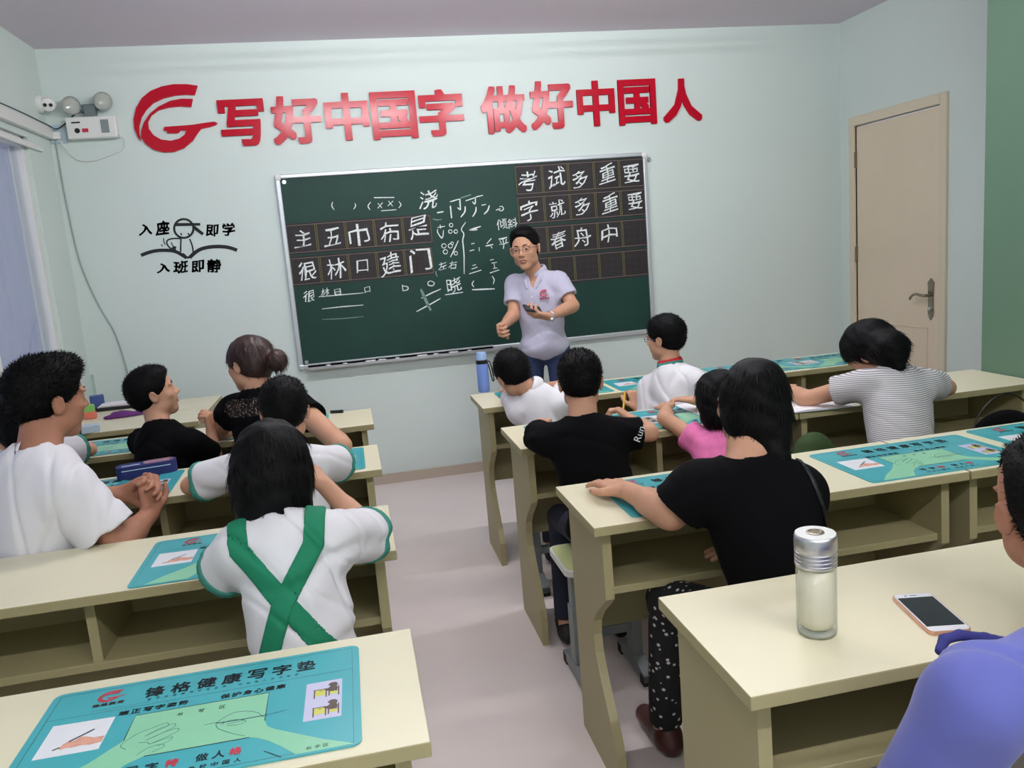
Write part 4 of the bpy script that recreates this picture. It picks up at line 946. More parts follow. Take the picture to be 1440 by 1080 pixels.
def hair_sdf(c, R, H, style, t=0.04, g_top=0.43):
    S = Sdf(); P = lambda x, y, z: c+R@V(x, y, z)*H
    E = lambda p, r, k=0.05, op='+': S.ell(P(*p), V(r)*H, R, k*H, op)
    if style == 'crop' or style == 'spiky' or style == 'quiff':
        E((0, -0.065, 0.15), (0.335+t*0.8, 0.41+t, 0.355+t), 0.0)
        E((0, -0.17, -0.05), (0.265+t*0.5, 0.27+t*0.6, 0.25), 0.10)
        if style != 'crop': E((0, 0.06, 0.33), (0.26, 0.28, 0.16), 0.10)
        if style == 'quiff': E((0, 0.18, 0.36), (0.22, 0.20, 0.17), 0.08)
        E((0, 0.47, -0.10), (0.40, 0.32, g_top), 0.04, '-')
        for s in (-1, 1):
            E((s*0.40, 0.22, -0.22), (0.18, 0.19, 0.28), 0.03, '-'); E((s*0.37, -0.02, -0.08), (0.10, 0.105, 0.15), 0.02, '-')
        n = R@unit((0, 0.80, -1.0)); S.cut(P(0, -0.05, -0.15), n, 0.03*H)
    elif style == 'wedge':
        E((0, -0.075, 0.14), (0.365, 0.44, 0.385), 0.0)
        E((0, -0.17, -0.10), (0.315, 0.30, 0.33), 0.12)
        E((0, 0.46, -0.14), (0.34, 0.34, 0.44), 0.04, '-')
        for s in (-1, 1): E((s*0.42, 0.17, -0.20), (0.17, 0.18, 0.26), 0.03, '-'); E((s*0.41, -0.02, -0.10), (0.10, 0.085, 0.14), 0.02, '-')
        S.cut(P(0, 0, -0.37), R@unit((0, 0.35, -1)), 0.06*H)
    else:
        long = {'bob': -0.62, 'shortbob': -0.46, 'tied': -0.30, 'bun': -0.34, 'pony': -0.30}[style]
        E((0, -0.075, 0.13), (0.375+t*0.5, 0.44+t*0.6, 0.385+t*0.5), 0.0)
        if style in ('bob', 'shortbob'):
            E((0, -0.14, -0.12), (0.41, 0.37, 0.50), 0.12)
            if style == 'bob': S.cone(P(0, -0.16, -0.10), P(0, -0.14, long+0.05), 0.40*H, 0.385*H, 0.10*H)
            E((0, 0.46, -0.16), (0.30, 0.36, 0.46), 0.05, '-')
            n = R@V(0, 0, -1.0); S.cut(P(0, 0, long), n, 0.05*H)
        else:
            E((0, -0.20, -0.06), (0.30, 0.26, 0.28), 0.12)
            E((0, 0.47, -0.14), (0.36, 0.33, 0.42), 0.04, '-')
            for s in (-1, 1): E((s*0.40, 0.20, -0.22), (0.18, 0.18, 0.28), 0.03, '-'); E((s*0.38, -0.01, -0.10), (0.10, 0.09, 0.14), 0.02, '-')
            if style == 'bun': E((0.06, -0.60, -0.02), (0.20, 0.17, 0.20), 0.06)
            if style == 'pony': E((0, -0.50, 0.02), (0.13, 0.13, 0.13), 0.05)
            if style == 'tied':
                pass
            n = R@unit((0, 0.8, -1.0)); S.cut(P(0, -0.04, -0.13), n, 0.03*H) if style != 'bun' else None
    return S
def add_strands(v, f, N, length, width, flow, nrm=0.4, rand=0.35, seed=0):
    rs = np.random.RandomState(seed); vn = vnormals(v, f); i = rs.randint(0, len(v), N)
    if nrm < 0.3: i = i[np.abs((vn[i]*unit(flow)).sum(1)) < 0.80]; N = len(i)
    p = v[i]; n = vn[i]; fl = np.broadcast_to(V(flow), p.shape); tang = fl-n*(fl*n).sum(1)[:, None]
    d = n*nrm+tang+rs.randn(N, 3)*rand; d /= np.linalg.norm(d, axis=1)[:, None]
    L = length*(0.5+rs.rand(N)); side = np.cross(d, n+rs.randn(N, 3)*0.3); side /= np.linalg.norm(side, axis=1)[:, None]+1e-9
    q0 = p-n*0.002; q1 = q0+d*L[:, None]*0.55; q2 = q0+d*L[:, None]+(fl*0.12)*L[:, None]
    W = width
    vv = np.concatenate([q0-side*W, q0+side*W, q1+side*W*.8, q1-side*W*.8, q2+side*W*.15, q2-side*W*.15])
    a = np.arange(N); ff = np.concatenate([np.stack([a, a+N, a+2*N, a+3*N], 1), np.stack([a+3*N, a+2*N, a+4*N, a+5*N], 1)])+len(v)
    return np.concatenate([v, vv]), np.concatenate([f, ff])

SEAT = 0.43
def person(label, sp, group=None):
    g = lambda k, d=None: sp.get(k, d)
    c = V(sp['head'])-V(0, 0, 0.04*sp['H']); H = sp['H']; R = rotm(*sp['rot']); b = sp['b']; h = g('h', 0.005)
    nb = V(sp['nb']); sL = V(sp['sL']); sR = V(sp['sR']); eL = V(sp['eL']); eR = V(sp['eR']); wL = V(sp['wL']); wR = V(sp['wR']); pel = V(sp['pel'])
    root = thing('person', label, 'person', (pel[0], pel[1], 0), 0, group)
    up = unit(nb-pel); lat = unit((sR-sL)-up*((sR-sL)@up)); fwd = np.cross(up, lat); L = np.linalg.norm(nb-pel); sw = np.linalg.norm(sR-sL)/2
    TR = np.stack([lat, fwd, up], 1)
    bf = V(g('bodyfwd', fwd)); bf = unit(V(bf[0], bf[1], 0)); bl = np.array([bf[1], -bf[0], 0])
    leg = g('leg', b)
    kz = V(0, 0, min(pel[2]-0.05*b, 0.47)-pel[2]); kL = V(g('kL', pel-bl*0.10*b+bf*0.36*leg+kz)); kR = V(g('kR', pel+bl*0.10*b+bf*0.36*leg+kz))
    aL = V(g('aL', V(kL[0], kL[1], 0.075)-bf*0.02)); aR = V(g('aR', V(kR[0], kR[1], 0.075)-bf*0.02))
    hipL = pel-bl*0.085*b-V(0, 0, 0.02*b); hipR = pel+bl*0.085*b-V(0, 0, 0.02*b)
    wide = g('wide', 1.0)
    def torso(S, e, k=0.06, flare=0.0):
        S.ell(nb-up*0.31*L+fwd*0.01*b, (sw*0.90*wide+e, 0.103*b+e, 0.31*L+e), TR, 0)
        S.ell(pel+up*0.36*L, (sw*0.76*wide+e+flare*0.5, 0.098*b+e+flare*0.4, 0.28*L+e), TR, k*b)
        S.ell(pel+up*0.03*L, (sw*0.84*wide+e+flare, 0.12*b+e+flare*0.6, 0.17*L+e), TR, k*b)
        for s in (sL, sR):
            S.cone(nb-up*0.040*b, s-up*0.004, 0.050*b+e, 0.046*b+e*0.8, 0.05*b); 
    # ---- skin
    S = Sdf(); torso(S, -0.004)
    S.cone(nb-up*0.04*b, c+R@V(0, -0.09, -0.20)*H, 0.060*b*g('neck', 1.0), 0.055*b*g('neck', 1.0), 0.02*b)
    ar = g('arm', 1.0)
    for s, e, w, sd, hk in ((sL, eL, wL, -1, 'hL'), (sR, eR, wR, 1, 'hR')):
        S.cone(s, e, 0.046*b*ar, 0.037*b*ar, 0.03*b); S.cone(e, w, 0.037*b*ar, 0.0265*b, 0.012*b); S.cone(e+(w-e)*0.12, e+(w-e)*0.5, 0.039*b*ar, 0.032*b*ar, 0.02*b)
        hd = g(hk, {}); fw = unit(w-e); fw = unit((fw[0], fw[1], max(fw[2], 0.03))) if w[2] < 0.83 else fw; fw = V(hd.get('f', fw)); pn = hd.get('n', (0, 0, -1))
        hand(S, w, fw, pn, sd, hd.get('s', 0.95*b+0.03), hd.get('c', (0.12, 0.18, 0.18)), hd.get('t', 0.15))
    for hp_, k_, a_ in ((hipL, kL, aL), (hipR, kR, aR)):
        S.cone(hp_, k_, 0.066*b, 0.046*b, 0.04*b); S.cone(k_, a_, 0.046*b, 0.032*b, 0.02*b); S.cone(a_, a_+bf*0.13*b-V(0, 0, 0.045), 0.03*b, 0.02*b, 0.02*b)
    head_prims(S, c, R, H)
    D, lo, hh = S.grid(h); v, f = nets(D, lo, hh); q = ((v-c)@R)/H
    me = mesh_np('body', v-V(root.location), f)
    body = obj_from('body', me, [g('skin', M['skin'])], root); me.materials.append(M['lip'])
    fc = q[f].mean(1); lipm = (np.abs(fc[:, 0]) < 0.088) & (fc[:, 1] > 0.27) & (((fc[:, 2]+0.262)/0.045)**2+(fc[:, 0]/0.095)**2 < 1)
    me.polygons.foreach_set('material_index', lipm.astype(np.int32))
    # ---- eyes and brows
    P = lambda x, y, z: c+R@V(x, y, z)*H-V(root.location)
    for s in (-1, 1):
        bm = B(); ax = R@V(0, 1, 0); add_lathe(bm, [(0.012*H, -0.055*H), (0.045*H, -0.035*H), (0.057*H, 0.0), (0.050*H, 0.028*H), (0.034*H, 0.046*H), (0.0335*H, 0.0463*H), (0.018*H, 0.0545*H), (0.002*H, 0.0575*H)], P(s*0.122, 0.283, 0.002), 16, ax)
        eye = build('eye', bm, M['eye_white'], root, smooth=True); eye.data.materials.append(M['eye_dark'])
        for p in eye.data.polygons:
            if (Vector(P(s*0.122, 0.283, 0.002))-p.center).length > 0 and ((p.center-Vector(P(s*0.122, 0.283, 0.002))).dot(Vector(ax))) > 0.044*H: p.material_index = 1
        bm = B(); add_tube(bm, [P(s*0.055, 0.352, 0.085), P(s*0.12, 0.353, 0.108), P(s*0.195, 0.315, 0.088)], 0.014*H, 6, 0.008*H); build('eyebrow', bm, M['hair'], root, smooth=True)
    # ---- hair
    hs = g('hair', 'crop'); Sh = hair_sdf(c, R, H, hs, g('ht', 0.04), g('hairline', 0.43)); hmat = g('hairmat', M['hair'])
    for q_, r2_ in g('temple', []): Sh.ell(c+R@V(q_)*H, V(r2_)*H, R, 0.02*H, '-')
    for a_, b2_, r1_, r2_ in g('hair_world', []): Sh.cone(a_, b2_, r1_, r2_, 0.03)
    for e_ in g('hair_extra', []): Sh.cone(c+R@V(e_[0])*H, c+R@V(e_[1])*H, e_[2]*H, e_[3]*H, 0.05*H)
    D, lo, hh = Sh.grid(h); 
    displace(D, lo, hh, lumps(0.0010 if hs in ('crop', 'spiky', 'quiff') else 0.0016, 150, seed=int(c[0]*1000) % 999), 0.02)
    v, f = nets(D, lo, hh)
    if hs in ('crop', 'spiky', 'quiff'): v, f = add_strands(v, f, g('ns', 2600), g('sl', 0.008), 0.0009, R@V(0, 0.35, 0.3), 0.75, 0.30, 3)
    else: v, f = add_strands(v, f, g('ns', 2600), 0.030, 0.0010, R@V(0, -0.1, -1.0), 0.02, 0.05, 3)
    obj_from('hair', mesh_np('hair', v-V(root.location), f), hmat, root)
    # ---- shirt
    sh = g('shirt'); e = g('loose', 0.014); sf = g('sleeve', 0.62); sl_r = g('slr', 0.022)
    S = Sdf(); torso(S, e, 0.07, g('flare', 0.012))
    ends = []
    for s, el in ((sL, eL), (sR, eR)):
        en = s+(el-s)*sf; d = unit(el-s)
        S.cone(s-d*0.01, en, 0.048*b*ar+e, 0.044*b*ar+sl_r, 0.035*b, '+', False, True); ends.append((en, d, s))
    for (en, d, s) in ends: S.cone(en-d*0.022, en+d*0.02, 0.040*b*ar+0.004, 0.040*b*ar+max(0.006, sl_r-0.011), 0.0, '-')
    S.cut(pel-up*g('hem', 0.06), -up)
    nu = unit(c+R@V(0, -0.09, -0.25)*H-nb)
    S.cone(nb+nu*0.004, nb+nu*0.12, 0.058*b*g('neck', 1.0), 0.072*b, 0.004, '-')
    if g('vneck'): S.cone(nb+fwd*0.055*b-up*0.0, nb+fwd*0.115*b-up*0.075, 0.034, 0.008, 0.004, '-')
    D, lo, hh = S.grid(h); displace(D, lo, hh, folds(g('fold', 0.004), g('seed', 1), 1.0, g('fd', (0.5, 0.3, 1.0))))
    part_np('shirt', D, lo, hh, sh, root)
    shirtfield = (D, lo, hh)
    if g('trim'):
        for en, d, s in ends:
            D2 = None; idx = np.nonzero(np.abs(D) < 0.03); X, Y, Z = pts_of(lo, hh, idx); q_ = np.stack([X, Y, Z], 1)-en; t_ = q_@d
            rr_ = np.linalg.norm(q_-t_[:, None]*d, axis=1); E_ = np.full(D.shape, 0.02, np.float32)
            E_[idx] = np.maximum.reduce([D[idx]-0.0035, -(t_+0.016), t_-0.004, rr_-0.12, -(D[idx]+0.006)]); part_np('sleeve_trim', E_, lo, hh, g('trim'), root)
    if g('collar'):
        S = Sdf(); S.ring(nb+nu*0.012, nu+fwd*g('ctilt', -0.25), 0.064*b*g('neck', 1.0), 0.010, 0.004, '+', 0.45); sdf_obj('collar', S, 0.004, g('collar'), root)
    if g('scarf'):
        S = Sdf(); S.ring(nb+nu*0.028, nu+fwd*-0.3, 0.058*b, 0.011, 0.004, '+', 0.6)
        f0 = nb+fwd*0.075*b-up*0.01; S.cone(f0, f0-up*0.11*b+lat*0.03+fwd*0.03, 0.018, 0.010, 0.01); S.cone(f0, f0-up*0.10*b-lat*0.03+fwd*0.03, 0.018, 0.010, 0.01)
        Dq = S.grid(0.004); displace(*Dq, lumps(0.0015, 120, 5)); part_np('scarf', *Dq, g('scarf'), root)
    # ---- trousers and shoes
    if g('trousers'):
        S = Sdf(); S.ell(pel+up*0.0, (sw*0.82*wide+0.012, 0.118*b+0.01, 0.15*L+0.01), TR, 0)
        S.cut(pel+up*g('waist', 0.10)*1.0, up)
        for hp_, k_, a_ in ((hipL, kL, aL), (hipR, kR, aR)):
            sh_ = g('shorts', 1.0)
            if sh_ < 1: S.cone(hp_, hp_+(k_-hp_)*sh_, 0.078*b, 0.066*b, 0.04*b, '+', False, True)
            else: S.cone(hp_, k_, 0.078*b, 0.058*b, 0.04*b); S.cone(k_, a_+V(0, 0, 0.02), 0.058*b, 0.050*b, 0.02*b, '+', False, True)
        Dq = S.grid(max(h, 0.006)); displace(*Dq, folds(0.003, 7, 1.1, (1, 0.2, 0.3))); part_np('trousers', *Dq, g('trousers'), root)
    for a_ in (aL, aR):
        S = Sdf(); S.cone(a_-V(0, 0, 0.02)-bf*0.015, V(a_[0], a_[1], 0.035)-bf*0.03, 0.040*b, 0.034*b, 0.01); S.cone(V(a_[0], a_[1], 0.04), V(a_[0], a_[1], 0.034)+bf*0.145*b, 0.042*b, 0.030*b, 0.02); S.cut((0, 0, 0.004), (0, 0, -1)); S.ell(a_+V(0, 0, 0.035), (0.028*b, 0.034*b, 0.03), None, 0.005, '-')
        so = sdf_obj('shoe', S, 0.006, g('shoes', M['shoe_black']), root)
    return dict(root=root, field=shirtfield, TR=TR, up=up, lat=lat, fwd=fwd, nb=nb, pel=pel, c=c, R=R, H=H, L=L, b=b, nu=nu, ends=ends)

def strap(P, path, w, m_, name='strap', side=-1, th=0.005, h=0.004):
    """a band of cloth lying on the shirt along a path (pairs: across, up, in the body frame)"""
    D, lo, hh = P['field']; idx = np.nonzero(np.abs(D) < 0.03); X, Y, Z = pts_of(lo, hh, idx)
    rel = np.stack([X, Y, Z], 1)-P['pel']; u = rel@P['lat']; w_ = rel@P['up']; dpt = rel@P['fwd']
    E_ = np.full(D.shape, 0.02, np.float32); best = np.full(len(u), 1.0)
    for a, b_ in zip(path, path[1:]):
        a = V(a); b_ = V(b_); ba = b_-a; t = np.clip(((u-a[0])*ba[0]+(w_-a[1])*ba[1])/(ba@ba), 0, 1)
        best = np.minimum(best, np.sqrt((u-a[0]-t*ba[0])**2+(w_-a[1]-t*ba[1])**2)-w/2)
    d = np.maximum(D[idx]-th, best); d = np.maximum(d, -(D[idx]+0.004))
    if side: d = np.maximum(d, -side*dpt-0.0)
    E_[idx] = d
    return part_np(name, E_, lo, hh, m_, P['root'])
# ------------------------------------------------------------------ the people
A = at
def W(px, py, y): return at(px, py, y=y)
def Wz(px, py, z): return at(px, py, z=z)
KID = 'children seated at the desks'; ADU = 'grown-ups in the classroom'

# teacher
tc = person('man in grey-lilac polo shirt standing and talking before the chalkboard, looking down the room', dict(
    head=W(738, 347, -.66), H=.238, rot=(152, -4, 4), b=.90, h=.0045, hairline=.475, vneck=1, nb=W(756, 385, -.60), sL=W(786, 397, -.68), sR=W(724, 401, -.52),
    eR=W(722, 443, -.60), wR=W(708, 458, -.74), hR=dict(f=unit((-.35, -.55, -.15)), n=(.8, -.5, .1), c=(.9, 1.1, .8), t=.5),
    eL=W(806, 430, -.76), wL=W(772, 445, -.92), hL=dict(f=unit((-.95, -.15, .22)), n=(.1, .4, .9), c=(.5, .7, .5), t=.9),
    pel=W(766, 490, -.60), bodyfwd=(-.45, -.89, 0), kL=(1.0, -.66, .44), kR=(.84, -.60, .44), aL=(1.02, -.64, .075), aR=(.83, -.56, .075),
    shirt=M['cloth_polo'], loose=.012, flare=.016, sleeve=.62, slr=.020, hem=.10, wide=1.06, collar=M['cloth_polo'], trousers=M['denim'], hair='spiky', ht=.005, fold=.006, sl=.007, neck=.92, waist=.06, fd=(.3, .3, 1)))
r = tc['root']; P_ = lambda p: V(p)-V(r.location)
# shirt logo and buttons, placed on the cloth
def on_cloth(T_, u, w_, fwdside=1, out=0.002):
    D, lo, hh = T_['field']; p = T_['pel']+T_['lat']*u+T_['up']*w_; st = T_['fwd']*fwdside
    for k in range(400):
        q = p+st*(0.30-k*0.001); i = np.round((q-lo)/hh).astype(int)
        if (i >= 0).all() and (i < D.shape).all() and D[tuple(i)] < 0: return q+st*out
    return p+st*0.12
pl = on_cloth(tc, -0.072, tc['L']-0.105, 1, 0.009)
nrm = tc['fwd']; bm = B(); add_logo(bm, (0, 0), .050, 'xz', 0, .0015)
for i in range(4): add_text(bm, '锋格教育'[i], (-.021+.014*i, -.030), .013, .012, 'xz', -0.0005, bold=.03)
lg = build('shirt_emblem', bm, M['ink_red'], r)
ay = math.atan2(nrm[1], nrm[0])+math.pi/2
lg.location = tuple(P_(pl)); lg.rotation_euler = (math.radians(-8), 0, ay+.35)
for i in range(3):
    q = on_cloth(tc, 0, tc['L']-0.085-i*0.035, 1, 0.001); bm = B(); add_tube(bm, [P_(q), P_(q)+nrm*0.003], 0.0045, 10); build('button', bm, M['white_plastic'], r)
# polo collar flaps
S = Sdf()
for s in (-1, 1):
    a = tc['nb']+tc['lat']*s*0.056+tc['nu']*0.008+tc['fwd']*0.012; m1 = on_cloth(tc, s*0.045, tc['L']-0.030, 1, 0.004); e = on_cloth(tc, s*0.028, tc['L']-0.070, 1, 0.004); m2 = on_cloth(tc, s*0.012, tc['L']-0.040, 1, 0.004)
    S.cone(a, m1, 0.012, 0.011, 0.004); S.cone(m1, e, 0.011, 0.006, 0.004)
sdf_obj('collar_flap', S, 0.004, M['cloth_polo'], r)
# spectacles
def spectacles(T_, m_, rim=0.07):
    c, R, H = T_['c'], T_['R'], T_['H']; rt = V(T_['root'].location); P2 = lambda x, y, z: c+R@V(x, y, z)*H-rt
    bm = B()
    for s in (-1, 1):
        add_tube(bm, [P2(s*.13+.085*math.cos(a), .395-.02*abs(math.cos(a)), .0+.06*math.sin(a)) for a in [k*2*math.pi/16 for k in range(17)]], 0.0013, 6)
        add_tube(bm, [P2(s*.215, .375, .015), P2(s*.33, .20, .02), P2(s*.355, -.02, .02), P2(s*.345, -.08, -.03)], 0.0013, 6)
    add_tube(bm, [P2(-.045, .40, .0), P2(0, .41, .012), P2(.045, .40, .0)], 0.0013, 6)
    build('spectacles', bm, m_, T_['root'], smooth=True)
spectacles(tc, M['glass_frame'])
# watch
a, b_ = W(806, 430, -.76), W(772, 445, -.92); d = unit(b_-a); S = Sdf(); S.ring(b_-d*0.012, d, 0.026, 0.005, 0, '+', .6); S.ell(b_-d*0.012-V(0, 0.01, 0)+V(0, -.02, -.018), .013, None, 0.003)
sdf_obj('wrist_watch', S, 0.0035, M['steel'], r)
hf = unit((-.95, -.15, .22)); hn = V(.1, .4, .9); hn = unit(hn-hf*(hf@hn)); hl = np.cross(hn, hf); hcn = W(772, 445, -.92)+hf*.095+hn*.0185
bm = B(); add_box(bm, (-.048, -.031, -.006), (.048, .031, .006)); o = build('card_wallet', bm, M['cloth_grey'], bevel=.003)
ca, sa = math.cos(math.radians(-48)), math.sin(math.radians(-48)); hl, hn = hl*ca+hn*sa, hn*ca-hl*sa; hcn = hcn+V(0, 0, .012)
o.matrix_world = Matrix(((hf[0], hl[0], hn[0], hcn[0]), (hf[1], hl[1], hn[1], hcn[1]), (hf[2], hl[2], hn[2], hcn[2]), (0, 0, 0, 1))); tag(o, 'dark wallet-like card case held flat in the hand of the teacher', 'card case')

# boy bending over the first desk, door side
person('boy in white shirt bending his head low beside the blue thermos', dict(
    head=W(722, 524, -1.80), H=.205, rot=(8, -26, -14), b=.74, nb=W(755, 549, -1.86), sL=W(731, 578, -1.84), sR=W(787, 569, -1.90), eL=(.50, -1.68, .81), eR=(.76, -1.70, .81), wL=(.54, -1.50, .785), wR=(.66, -1.52, .785),
    pel=(.62, -1.92, .51), shirt=M['cloth_white'], collar=M['cloth_white'], trousers=M['cloth_navy'], hair='crop', sleeve=.7, loose=.018, fold=.008, seed=3), KID)
# boy in black with a pencil
b2 = person('boy in black T-shirt seen from behind, writing with a yellow pencil', dict(
    head=W(816, 533, -2.52), H=.21, rot=(-15, -8, 0), b=.76, h=.0045, nb=W(818, 590, -2.60), sL=W(768, 618, -2.60), sR=W(872, 610, -2.62), eL=(.42, -2.50, .81), wL=(.50, -2.28, .785), eR=Wz(914, 609, .792), wR=Wz(888, 590, .80),
    hR=dict(f=unit((-.35, .5, .35)), n=(-.7, .5, -.5), c=(.6, .8, .6), t=.5), pel=(.60, -2.70, .52), shirt=M['cloth_black'], trousers=M['cloth_navy'], hair='spiky', ht=.02, neck=1.12, sleeve=.66, loose=.014, flare=.02, shoes=M['shoe_black'], seed=4, aL=(.50, -2.43, .075), kL=(.52, -2.38, .46), ns=5000), KID)
bm = B(); pa = W(876.5, 577, -2.235); pb = W(878.5, 552, -2.20); add_tube(bm, [pa, pb], .0038, 6); pn = build('pencil', bm, M['pencil']); tag(pn, 'yellow pencil held upright in the hand of the boy in black', 'pencil')
e0, e1 = b2['ends'][1][0], b2['ends'][1][1]
bm = B(); add_text(bm, 'Run', (0, 0), .050, .026, 'xz', 0, bold=.0); o = build('sleeve_lettering', bm, M['ink_white'], b2['root'])
q = e0-e1*.038; o.location = tuple(q+V(.012, -.068, .012)-V(b2['root'].location)); o.rotation_euler = (math.radians(-8), math.radians(-62), math.radians(18))
# boy with spectacles and red scarf
b3 = person('boy in white shirt with spectacles and a red scarf, turned towards the window', dict(
    head=W(934, 473, -1.80), H=.198, rot=(42, -2, 0), b=.76, nb=W(943, 518, -1.84), sL=W(915, 548, -1.76), sR=W(975, 538, -1.92), eL=W(912, 602, -1.80), wL=W(897, 575, -1.735), eR=W(985, 572, -1.86), wR=(1.28, -1.68, .80),
    hL=dict(f=unit((0, .35, .9)), n=(0, .9, -.3), c=(1.1, 1.1, .7), t=.5, s=.85), pel=(1.20, -1.93, .51), shirt=M['cloth_white'], collar=M['cloth_teal'], scarf=M['cloth_red'], trousers=M['cloth_navy'], hair='crop', ht=.05, sleeve=.80, slr=.024, loose=.02, flare=.03, fold=.009, seed=8, fd=(-.8, .2, .7)), KID)
spectacles(b3, M['glass_frame'])
# pink girl
person('child in pink top almost hidden behind the woman in black', dict(
    head=W(1010, 560, -2.55), H=.205, rot=(0, -12, 0), b=.72, h=.006, nb=W(1020, 610, -2.60), sL=W(1000, 633, -2.60), sR=W(1085, 625, -2.60), eL=(.92, -2.44, .79), wL=(1.0, -2.26, .785), eR=(1.24, -2.46, .79), wR=(1.12, -2.26, .80),
    pel=(1.06, -2.68, .51), shirt=M['cloth_pink'], trousers=M['cloth_maroon'], hair='shortbob', sleeve=.5, seed=5), KID)
# woman in black at the third desk
wb = person('woman in black T-shirt with a dark bob, her forearm on the desk by the aisle', dict(
    head=W(1058, 566, -3.36), H=.225, rot=(-24, -6, 9), b=.94, h=.005, nb=W(1050, 648, -3.44), sL=W(978, 688, -3.42), sR=W(1122, 696, -3.48), eL=Wz(944, 722, .792), wL=Wz(882, 690, .785), hL=dict(f=unit(Wz(845, 674, .786)-Wz(882, 690, .785)), n=(0, 0, -1), c=(.10, .2, .2), t=.1),
    eR=W(1100, 765, -3.40), wR=(.80, -3.37, .63), pel=(.775, -3.52, .548), kL=W(940, 842, -3.22), aL=(.60, -3.14, .075), kR=(.90, -3.27, .45), aR=(.90, -3.20, .075), bodyfwd=(-.1, 1, 0), shirt=M['cloth_black'], trousers=M['dots'], shoes=M['shoe_brown'], hair='wedge', ht=.0, hair_world=[(W(1080, 590, -3.42), W(1090, 640, -3.46), .056, .035)], sleeve=.74, loose=.013, flare=.022, wide=1.06, seed=6, fold=.003, ns=3500, arm=1.08, neck=1.05), ADU)
strap(wb, [(.11, wb['L']+.02), (.12, .25), (.16, .0)], .012, M['black_plastic'], 'bag_strap')
# girl in stripes writing
sg = person('girl in grey-striped T-shirt with dark hair, bent over her writing near the door', dict(
    head=W(1222, 492, -2.46), H=.215, rot=(28, -48, -8), b=.80, nb=W(1260, 522, -2.58), sL=W(1212, 541, -2.56), sR=W(1303, 540, -2.61), eL=Wz(1134, 561, .785), wL=Wz(1116, 549, .80)+V(0, .02, 0), eR=Wz(1332, 545, .795), wR=Wz(1290, 528, .80),
    hL=dict(f=(.4, .9, 0), n=(0, 0, -1)), pel=(1.66, -2.74, .53), shirt=M['stripes'], trousers=M['cloth_navy'], hair='tied', ht=.05, hair_world=[(W(1232, 482, -2.50), W(1252, 492, -2.58), .078, .062), (W(1252, 492, -2.58), W(1264, 515, -2.63), .062, .022)], sleeve=.46, loose=.014, flare=.01, seed=9, fold=.004, arm=1.0), KID)
# man in white, window side
mw = person('man in white T-shirt with thick black hair, hands clasped over the desk', dict(
    head=W(69, 556, -2.64), H=.240, rot=(-52, -3, 2), b=1.0, h=.005, nb=W(54, 636, -2.74), sR=W(101, 692, -2.83), sL=W(5, 676, -2.60), eR=W(168, 768, -2.84), wR=W(211, 722, -2.62), hR=dict(f=unit((.10, .25, 1)), n=(-.70, .7, 0), c=(.45, .9, .6), t=.1, s=.88),
    eL=Wz(90, 706, .81), wL=Wz(172, 695, .80), hL=dict(f=unit((.9, -.18, .22)), n=(.3, -.9, -.1), c=(.35, .8, .6), t=.3, s=.88), pel=(-1.10, -2.74, .55), bodyfwd=(.25, 1, 0), shirt=M['cloth_white'], trousers=M['cloth_grey'], hair='quiff', ht=.03, sleeve=.74, slr=.036, loose=.018, flare=.01, skin=M['skin_tan'], seed=12, fold=.010, fd=(.9, .2, -.6), ns=6000, sl=.010, neck=.98), ADU)
# boy in black in profile
person('boy in black T-shirt in profile, one fist raised by his chin', dict(
    head=W(216, 549, -1.86), H=.205, rot=(-76, 12, 0), b=.76, nb=W(226, 596, -1.90), sL=W(211, 623, -1.84), sR=W(270, 622, -1.95), eR=W(301, 645, -1.86), wR=W(297, 606, -1.80), hR=dict(f=unit((.0, .1, 1)), n=(-.9, .3, 0), c=(1.0, 1.1, .7), t=.7),
    eL=(-1.02, -1.76, .80), wL=(-.96, -1.55, .785), pel=(-.93, -1.96, .51), bodyfwd=(.15, 1, 0), shirt=M['cloth_black'], trousers=M['cloth_navy'], hair='spiky', ht=.02, sleeve=.74, slr=.024, loose=.014, flare=.02, seed=13, skin=M['skin']), KID)
# woman with a bun
wn_ = person('woman with a reddish-brown bun and a black lace-backed top', dict(
    head=W(349, 508, -1.88), H=.215, rot=(55, -6, 4), b=.86, h=.0055, nb=W(366, 549, -1.93), sL=W(328, 577, -1.86), sR=W(421, 573, -1.99), eR=Wz(480, 627, .80), wR=W(446, 600, -1.92), hR=dict(f=(-.5, .4, .5), n=(0, -.6, -.8), c=(.5, .6, .5)),
    eL=(-.72, -1.74, .80), wL=(-.62, -1.56, .785), pel=(-.50, -1.97, .54), bodyfwd=(-.05, 1, 0), shirt=M['cloth_black'], trousers=M['cloth_grey'], hair='bun', ht=.0, hairmat=M['hair_brown'], sleeve=.30, slr=.02, loose=.012, flare=.0, seed=15, arm=1.12), ADU)
strap(wn_, [(-.10, wn_['L']-.055), (.10, wn_['L']-.055)], .07, M['lace'], 'lace_panel', th=.002)
# boy behind the girl
person('boy in white shirt with spiky black hair just beyond the long-haired girl, elbows wide', dict(
    head=W(400, 575, -2.58), H=.205, rot=(2, -12, 0), b=.76, nb=W(398, 632, -2.64), sL=W(350, 655, -2.64), sR=W(446, 652, -2.66), eL=Wz(268, 683, .79), wL=Wz(330, 668, .795), eR=Wz(482, 652, .795), wR=Wz(440, 645, .795),
    pel=(-.36, -2.72, .51), shirt=M['cloth_white'], trim=M['cloth_teal'], scarf=M['cloth_red'], collar=M['cloth_white'], trousers=M['cloth_green'], hair='spiky', ht=.03, sleeve=.80, slr=.026, loose=.016, flare=.02, fold=.009, seed=17), KID)
